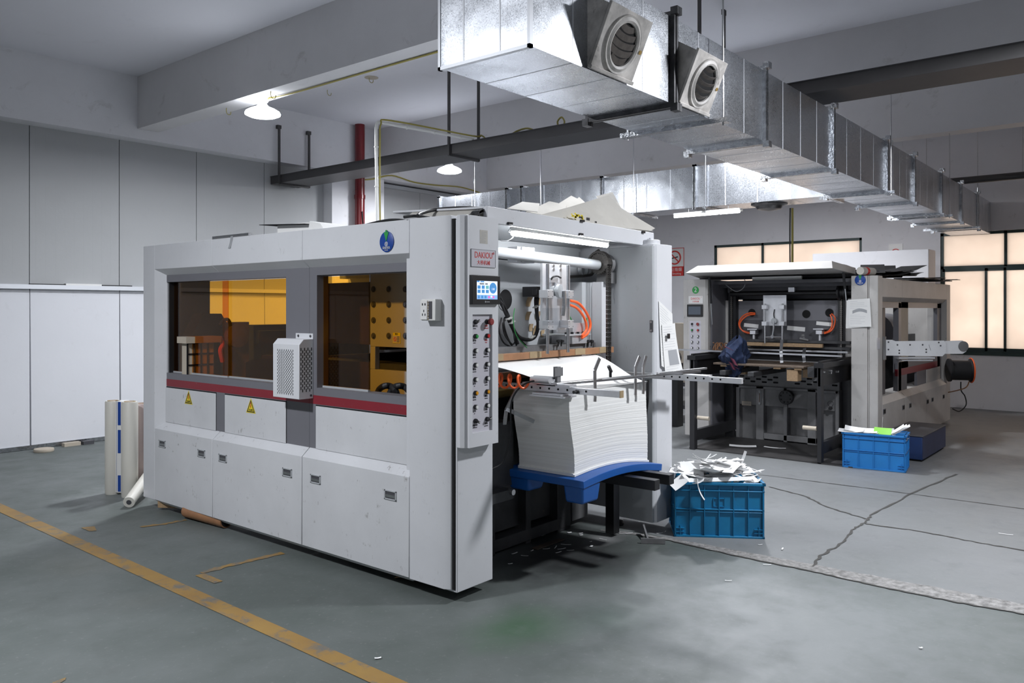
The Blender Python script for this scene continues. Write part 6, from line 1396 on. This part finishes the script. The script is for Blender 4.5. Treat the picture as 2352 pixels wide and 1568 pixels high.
# delivery side frames with legs
def side_frame(u_leg, y, x0, zt, w):
    m = MB(); m.box(x0, 9.50, y - .012, y + .012, zt - .26, zt); fr = p2('side_frame', m, 'black')
    m = MB(); m.box(x0, x0 + .075, y - w, y + w, 0, zt - .02); part(fr, 'frame_leg', m, M['blacksteel'], bevel=.003)
    m = MB(); m.box(x0 + .07, 9.62, y - .025, y + .025, .10, .22); part(fr, 'lower_brace', m, M['blacksteel'])
    m = MB(); m.box(x0 - .02, 9.5, y - .05, y + .05, zt - .07, zt - .02); part(fr, 'top_rail', m, M['black'])
    return fr
f1 = side_frame(1590, 4.235, 8.36, 1.09, .03)
f2 = side_frame(1887, 2.83, 8.42, 1.06, .022)
for f_, y, s in ((f1, 4.2, -1), (f2, 2.86, 1)): m = MB(); z = .36; m.cyl((8.43, y, z), (8.43, y + s * .14, z), .022, n=14); part(f_, 'roller_peg', m, M['cream'])
for y in (2.80, 4.27): m = MB(); m.box(9.42, 9.5, y - .05, y + .05, 0, .95); p2('lift_post', m, 'black')
m = MB()
for dx, dz in ((8.62, .93), (8.85, .93)): m.lathe((dx, 2.80, dz), (0, -1, 0), [(.012, 0), (.012, .03)], 8)
p2('frame_bolt', m, 'steel')
m = MB(); m.bar((8.78, 4.62, 1.108), (8.86, 2.74, 1.095), .05, .018); m.bar((9.15, 4.2, 1.12), (9.2, 2.78, 1.12), .03, .02); cb_ = p2('front_cross_bar', m, 'steel', 'flat steel cross bar')
m = MB()
for k in range(34): 
    an = k * .9; pass
pts = [Vector((9.0 + .05 * math.sin(k * 1.3), 4.28 - k * .006, 1.15 + .045 * math.cos(k * 1.1))) for k in range(40)]; m.tube(pts, .006, 6); p2('coil_hose', m, 'ply')
for y in (3.93, 3.60):
    m = MB(); m.box(8.50, 9.45, y - .035, y + .035, .855, .905); p2('lift_fork', m, 'iron', bevel=.003)
m = MB(); m.box(8.62, 9.4, 2.95, 3.02, .87, .98); p2('lift_bracket', m, 'iron')
# hood propped up by struts
hx0, hx1 = 8.6, 9.42; hyL0, hyR0 = PX(1573, 620, hx0).y, PX(1913, 610, hx0).y; hyL1, hyR1 = cY1 - .02, PX(1958, 628, 9.3).y
m = MB(); z0, z1, z2, z3 = 2.022, 2.102, 1.985, 2.06
m.hexa([(hx0, hyR0, z0), (hx1, hyR1, z2), (hx1, hyL1, z2), (hx0, hyL0, z0 - .004), (hx0 + .03, hyR0 + .02, z1), (hx1, hyR1, z3), (hx1, hyL1, z3), (hx0 + .03, hyL0 - .15, z1)]); hd2 = p2('lift_up_hood', m, 'paint2', bevel=.004)
m = MB(); m.box(hx1 - .01, 9.62, hyR1, hyL1, 1.965, 2.03); part(hd2, 'hood_hinge', m, M['dgrey'])
for ua, va, ub, vb in ((1630, 637, 1636, 745), (1937, 626, 1944, 692)):
    a, b = PX(ua, va, 8.95), PX(ub, vb, 9.05); c = a.lerp(b, .55); m = MB(); m.cyl(a, c, .014, n=12); o = p2('gas_strut', m, 'black'); m = MB(); m.cyl(c, b, .007, n=10); part(o, 'strut_rod', m, M['steel'])
# swing arm on the right side
a = Vector((9.28, 2.42, 1.18)); dr = (Vector((SA, -CA, 0)) + Vector((CA, SA, 0)) * .05).normalized(); nn = Vector((-dr.y, dr.x, 0)); nn = -nn if nn.dot(Vector((CA, SA, 0))) > 0 else nn
def ap_(s, z, d=0): return a + dr * s + Vector((0, 0, z)) + nn * d
m = MB(); L = .70
poly = [(0, -.085), (.62, -.085), (.66, -.06), (.66, .02), (.62, .06), (.10, .085), (0, .085)]; poly = [(0, -.085), (.64, -.095), (.68, -.06), (.68, .045), (.66, .075), (.12, .07), (.08, .085), (0, .085)]
k = len(poly); m.add([ap_(s, z) for s, z in poly] + [ap_(s, z, -.012) for s, z in poly], [tuple(range(k)), tuple(range(2 * k - 1, k - 1, -1))] + [(i, (i + 1) % k, k + (i + 1) % k, k + i) for i in range(k)])
arm = p2('swing_arm', m, 'armwhite', 'bright perforated swing arm')
m = MB()
for s, z in ((.04, .06), (.04, -.02), (.14, .03), (.16, -.03), (.16, -.06), (.28, .03), (.42, .03), (.46, -.02), (.46, -.05), (.60, .055), (.62, .02)): m.lathe(ap_(s, z), nn, [(.009, 0), (.009, .003)], 10)
m.obox(ap_(.50, .0, .001), dr * .010 + Vector((0, 0, -.03)), Vector((0, 0, .004)), nn * .001)
part(arm, 'arm_hole', m, M['dgrey'])
m = MB(); m.obox(ap_(.33, -.11), dr * .2, Vector((0, 0, .008)), nn * .05); m.obox(ap_(.33, -.135), dr * .17, Vector((0, 0, .006)), nn * .06); part(arm, 'arm_foot', m, M['alu'])
m = MB(); poly = [(.68, -.07), (.88, -.07), (.92, -.045), (.94, .0), (.92, .05), (.88, .075), (.68, .07)]; k = len(poly); m.add([ap_(s, z, -.02) for s, z in poly] + [ap_(s, z, -.035) for s, z in poly], [tuple(range(k)), tuple(range(2 * k - 1, k - 1, -1))] + [(i, (i + 1) % k, k + (i + 1) % k, k + i) for i in range(k)]); part(arm, 'arm_extension', m, M['armwhite'])
m = MB(); m.lathe(ap_(.885, .012, -.02), nn, [(.055, 0), (.055, .012), (.02, .02)], 24); part(arm, 'arm_roller', m, M['iron2'])
m = MB(); m.box(9.25, 9.30, SY - .02, SY, 1.05, 1.3); part(arm, 'arm_hinge', m, M['iron2'])
# electric box and hose cover on the side post
m = MB(); c = PY(2018, 788, SY - .001); m.box(c.x - .04, c.x + .05, SY - .002, SY, c.z - .06, c.z + .06); p2('type_plate', m, 'silverink')
# things on and around the second press --------------------------------------------------------------
def note2(poly, x, lab, lines, pic=None):
    A, B, C, D = [PX(u, v, x) for u, v in poly]
    def f(a, b): return A.lerp(B, a).lerp(D.lerp(C, a), b) + Vector((-.004 - .02 * b * b * a, 0, 0))
    m = MB(); m.sheet(f, 5, 6, .0008); o = solo('job_sheet', m, M['paper'], lab, 'paper', 'job sheets on the posts'); r = random.Random(lines)
    m = MB()
    for k in range(lines):
        b = .08 + .86 * k / lines
        if pic and pic[0] < b < pic[1]: continue
        a0 = .1; a1 = .4 + .5 * r.random(); p = [f(a0 + (a1 - a0) * q / 3, b) + Vector((-.0015, 0, 0)) for q in range(4)]; h = Vector((0, 0, .0013)); m.add([q + h for q in p] + [q - h for q in p], [(q, q + 1, 4 + q + 1, 4 + q) for q in range(3)])
    part(o, 'printed_lines', m, M['faintink'], smooth=False)
    if pic:
        m = MB(); m.sheet(lambda a, b: f(.2 + .64 * a, pic[0] + .02 + (.11) * b - .07 * math.sin(a * math.pi) + .05) + Vector((-.0016, 0, 0)), 10, 2, .0005); part(o, 'printed_banner', m, M['greyink'])
note2([(1945, 690), (1990, 686), (2001, 750), (1943, 754)], FX - .003, 'rear white job sheet taped on the post of the open press', 0)
note2([(1948, 688), (1998, 685), (2003, 750), (1948, 751)], FX - .012, 'front job sheet with a curved grey banner on the post of the open press', 14, (.34, .52))
# dirty wooden pallet on the forks
wp = thing('wooden_pallet', (9.0, 3.5, .815), 'dirty wooden pallet resting on the forks of the open grey press', 'pallet')
for k in range(5):
    m = MB(); x = 8.62 + k * .15; m.box(x, x + .14, 3.06, 4.1, .962, .982); part(wp, 'deck_board', m, M['wooddark'], bevel=.002)
for y in (3.13, 3.36, 3.98):
    m = MB(); m.box(8.64, 9.36, y - .04, y + .04, .942, .962); part(wp, 'stringer', m, M['wood'])
for x, y in ((8.66, 3.20), (9.2, 3.22), (9.2, 4.02)):
    m = MB(); m.box(x, x + .12, y - .06, y + .06, .815, .942); part(wp, 'corner_block', m, M['wood'], bevel=.004)
# work jacket
q = PX(1688, 812, 8.72)
def jk(a, b):
    an = a * 2 * math.pi; z = .17 - .44 * b
    prof = [(.0, .03), (.05, .075), (.16, .115), (.34, .135), (.50, .150), (.62, .120), (.78, .085), (.92, .065), (1, .03)]
    r = prof[-1][1]
    for (b0, r0), (b1, r1) in zip(prof, prof[1:]):
        if b0 <= b <= b1: r = r0 + (r1 - r0) * (b - b0) / (b1 - b0); break
    def rid(x): return 1 - 2 * abs(math.sin(x))                      # sharp-edged cloth folds
    r *= 1 + .15 * rid(an * 1.5 + b * 3.1) + .12 * rid(an * 2.5 - b * 5 + 1) + .07 * rid(an * 4.5 + b * 9) + .05 * math.sin(an * 11 - b * 16)
    sway = -.02 + .03 * math.sin(b * 4) + (.10 * (b - .45) if b > .45 else -.05 * (.45 - b))
    r *= 1.12
    return q + Vector((math.cos(an) * r * .8 + .02 * math.sin(b * 9), math.sin(an) * r + sway, z + .035 * math.sin(an * 2 + b * 5) + .012 * math.sin(an * 7)))
m = MB(); m.sheet(jk, 90, 40, .004)
jt = solo('work_jacket', m, M['jacket'], 'crumpled navy blue work jacket hung on the side frame of the open press', 'jacket')
for (u0, v0, u1, v1, w) in ((1666, 796, 1681, 803, .035), (1681, 822, 1690, 838, .05), (1678, 832, 1686, 848, .04), (1686, 842, 1696, 846, .03)):
    m = MB(); a, b = PX(u0, v0, 8.56), PX(u1, v1, 8.555); m.sheet(lambda s, t_, a=a, b=b, w=w: a.lerp(b, s) + Vector((-.012 * math.sin(math.pi * t_), w * (t_ - .5), w * .6 * (t_ - .5))), 6, 6, .004); part(jt, 'maroon_lining', m, M['maroon'])
# waste on its roof
tb_ = thing('card_tube', (9.05, 2.55, 1.96), 'short pale tube end lying on the post top of the open press', 'tube')
c = PX(1977, 616, 9.0); d_ = Vector((1, -.15, 0)).normalized(); m = MB(); m.cyl(Vector((8.98, c.y, 2.005)), Vector((8.98, c.y, 2.005)) + d_ * .30, .042, n=24); part(tb_, 'tube_wall', m, M['card'])
m = MB(); m.cyl(Vector((8.98, c.y, 2.005)) + d_ * .10, Vector((8.98, c.y, 2.005)) + d_ * .15, .0435, n=24); part(tb_, 'red_tape', m, M['redink'])
rc = random.Random(9)
for i in range(16):
    x = 9.5 + (i % 8) * .18; y = 2.62 + rc.uniform(-.08, .06); z = TOP2 + .005 + .0055 * i + .002; ln = rc.uniform(.45, .75); wd = rc.uniform(.22, .4); an = rc.uniform(-.35, .35)
    m = MB(); d = Vector((math.cos(an), math.sin(an), .07 * (i % 3))); s = Vector((-math.sin(an), math.cos(an), 0)); cc = Vector((x, y, z + .012))
    m.sheet(lambda a, b: cc + d * ((a - .3) * ln) + s * ((b - .4) * wd) + Vector((0, 0, .03 * max(0, a - .6) * (1 + i % 3) + .004 * math.sin(a * 9 + i))), 8, 3, .003)
    solo('black_offcut', m, M['blackcard'], 'black card offcut in the loose heap on the roof of the open press', 'offcut', 'black offcuts on the press roof')
for i, (x, y, z, lx, ly) in enumerate(((11.55, 2.60, 1.985, .8, .30), (12.0, 2.50, 1.972, .55, .36))):
    m = MB(); m.box(x - lx / 2, x + lx / 2, y - .16, y + ly - .1, z, z + .012); m.box(x - lx * .1, x + lx * .3, y - .28, y + ly * .4, z + .014, z + .020)
    solo('black_board', m, M['blackcard'], ('upper black board lying at the far end of the open press roof', 'black board overhanging the far corner of the open press roof')[i], 'board')
m = MB(); m.box(9.45, 10.6, 2.75, 3.9, TOP2 + .002, TOP2 + .035); m.sheet(lambda a, b: Vector((9.0 + a * .9, 2.80 + b * .7, 2.09 + .02 * math.sin(a * 4) - .09 * a)), 8, 4, .004); solo('black_sheet', m, M['blackcard'], 'broad black sheet lying behind the propped hood of the open press', 'sheet')
# grimy plate, blue step, cable reel
m = MB(); P_ = [PZ(1590, 1034, 0), PZ(1890, 1068, 0), PZ(1960, 1075, 0)]
m.box(8.42, 9.48, 2.5, 4.30, .0, .012); solo('steel_plate', m, M['plate_grime'], 'dark grimy steel plate on the floor before the open press', 'plate')
t = thing('step_platform', (9.8, 2.22, 0), 'navy blue step platform along the side of the open press', 'step')
m = MB(); m.box(9.20, 10.30, 2.03, 2.41, .02, .262); part(t, 'step_box', m, M['bluestep'], bevel=.006)
m = MB(); m.box(9.19, 10.31, 2.02, 2.42, .262, .272); part(t, 'step_tread', m, M['dgrey'], bevel=.003)
m = MB(); m.box(9.22, 10.28, 2.05, 2.40, 0, .02); part(t, 'step_foot', m, M['void'])
c = PY(2207, 850, 2.22); R_ = .155
t = thing('cable_reel', c, 'black cable reel with orange cable hanging at the far end of the open press', 'reel')
ax = Vector((-.35, -.93, 0)).normalized()
ax = Vector((.45, -.89, 0)).normalized()
m = MB(); m.lathe(c, ax, [(R_ * .9, -.16), (R_, -.155), (R_, -.13), (R_ * .86, -.12), (R_ * .86, .10), (R_, .11), (R_, .135), (R_ * .9, .14)], 32); part(t, 'reel_drum', m, M['rubber'])
m = MB(); m.lathe(c + ax * .14, ax, [(.05, 0), (.05, .02), (.02, .03)], 20); part(t, 'reel_hub', m, M['dgrey'])
m = MB(); b1_, b2_ = ax.orthogonal().normalized(), None; b2_ = ax.cross(b1_)
m.tube([c + ax * .125 + (b1_ * math.cos(k * .35) + b2_ * math.sin(k * .35)) * (R_ + .006) for k in range(18)], .009, 8, closed=True); part(t, 'orange_cable', m, M['orange'])
m = MB(); m.tube([c + ax * .1 + Vector((0, 0, -R_)), c + ax * .06 + Vector((-.1, 0, -R_ - .08)), Vector((xe - .02, 2.5, c.z - .36))], .008, 7); part(t, 'orange_lead', m, M['ply'])
m = MB(); m.tube([c + Vector((0, 0, -R_)), c + Vector((.02, 0, -R_ - .12)), c + Vector((.1, -.03, -R_ - .2)), c + Vector((.12, -.04, -R_ - .32)), c + Vector((.02, .02, -R_ - .40)), c + Vector((-.1, .08, -R_ - .36))], .008, 7); part(t, 'grey_lead', m, M['rubber'])
m = MB(); m.bar(c, Vector((xe - .03, SY + .05, c.z + .02)), .03, .03); part(t, 'reel_bracket', m, M['dgrey'])
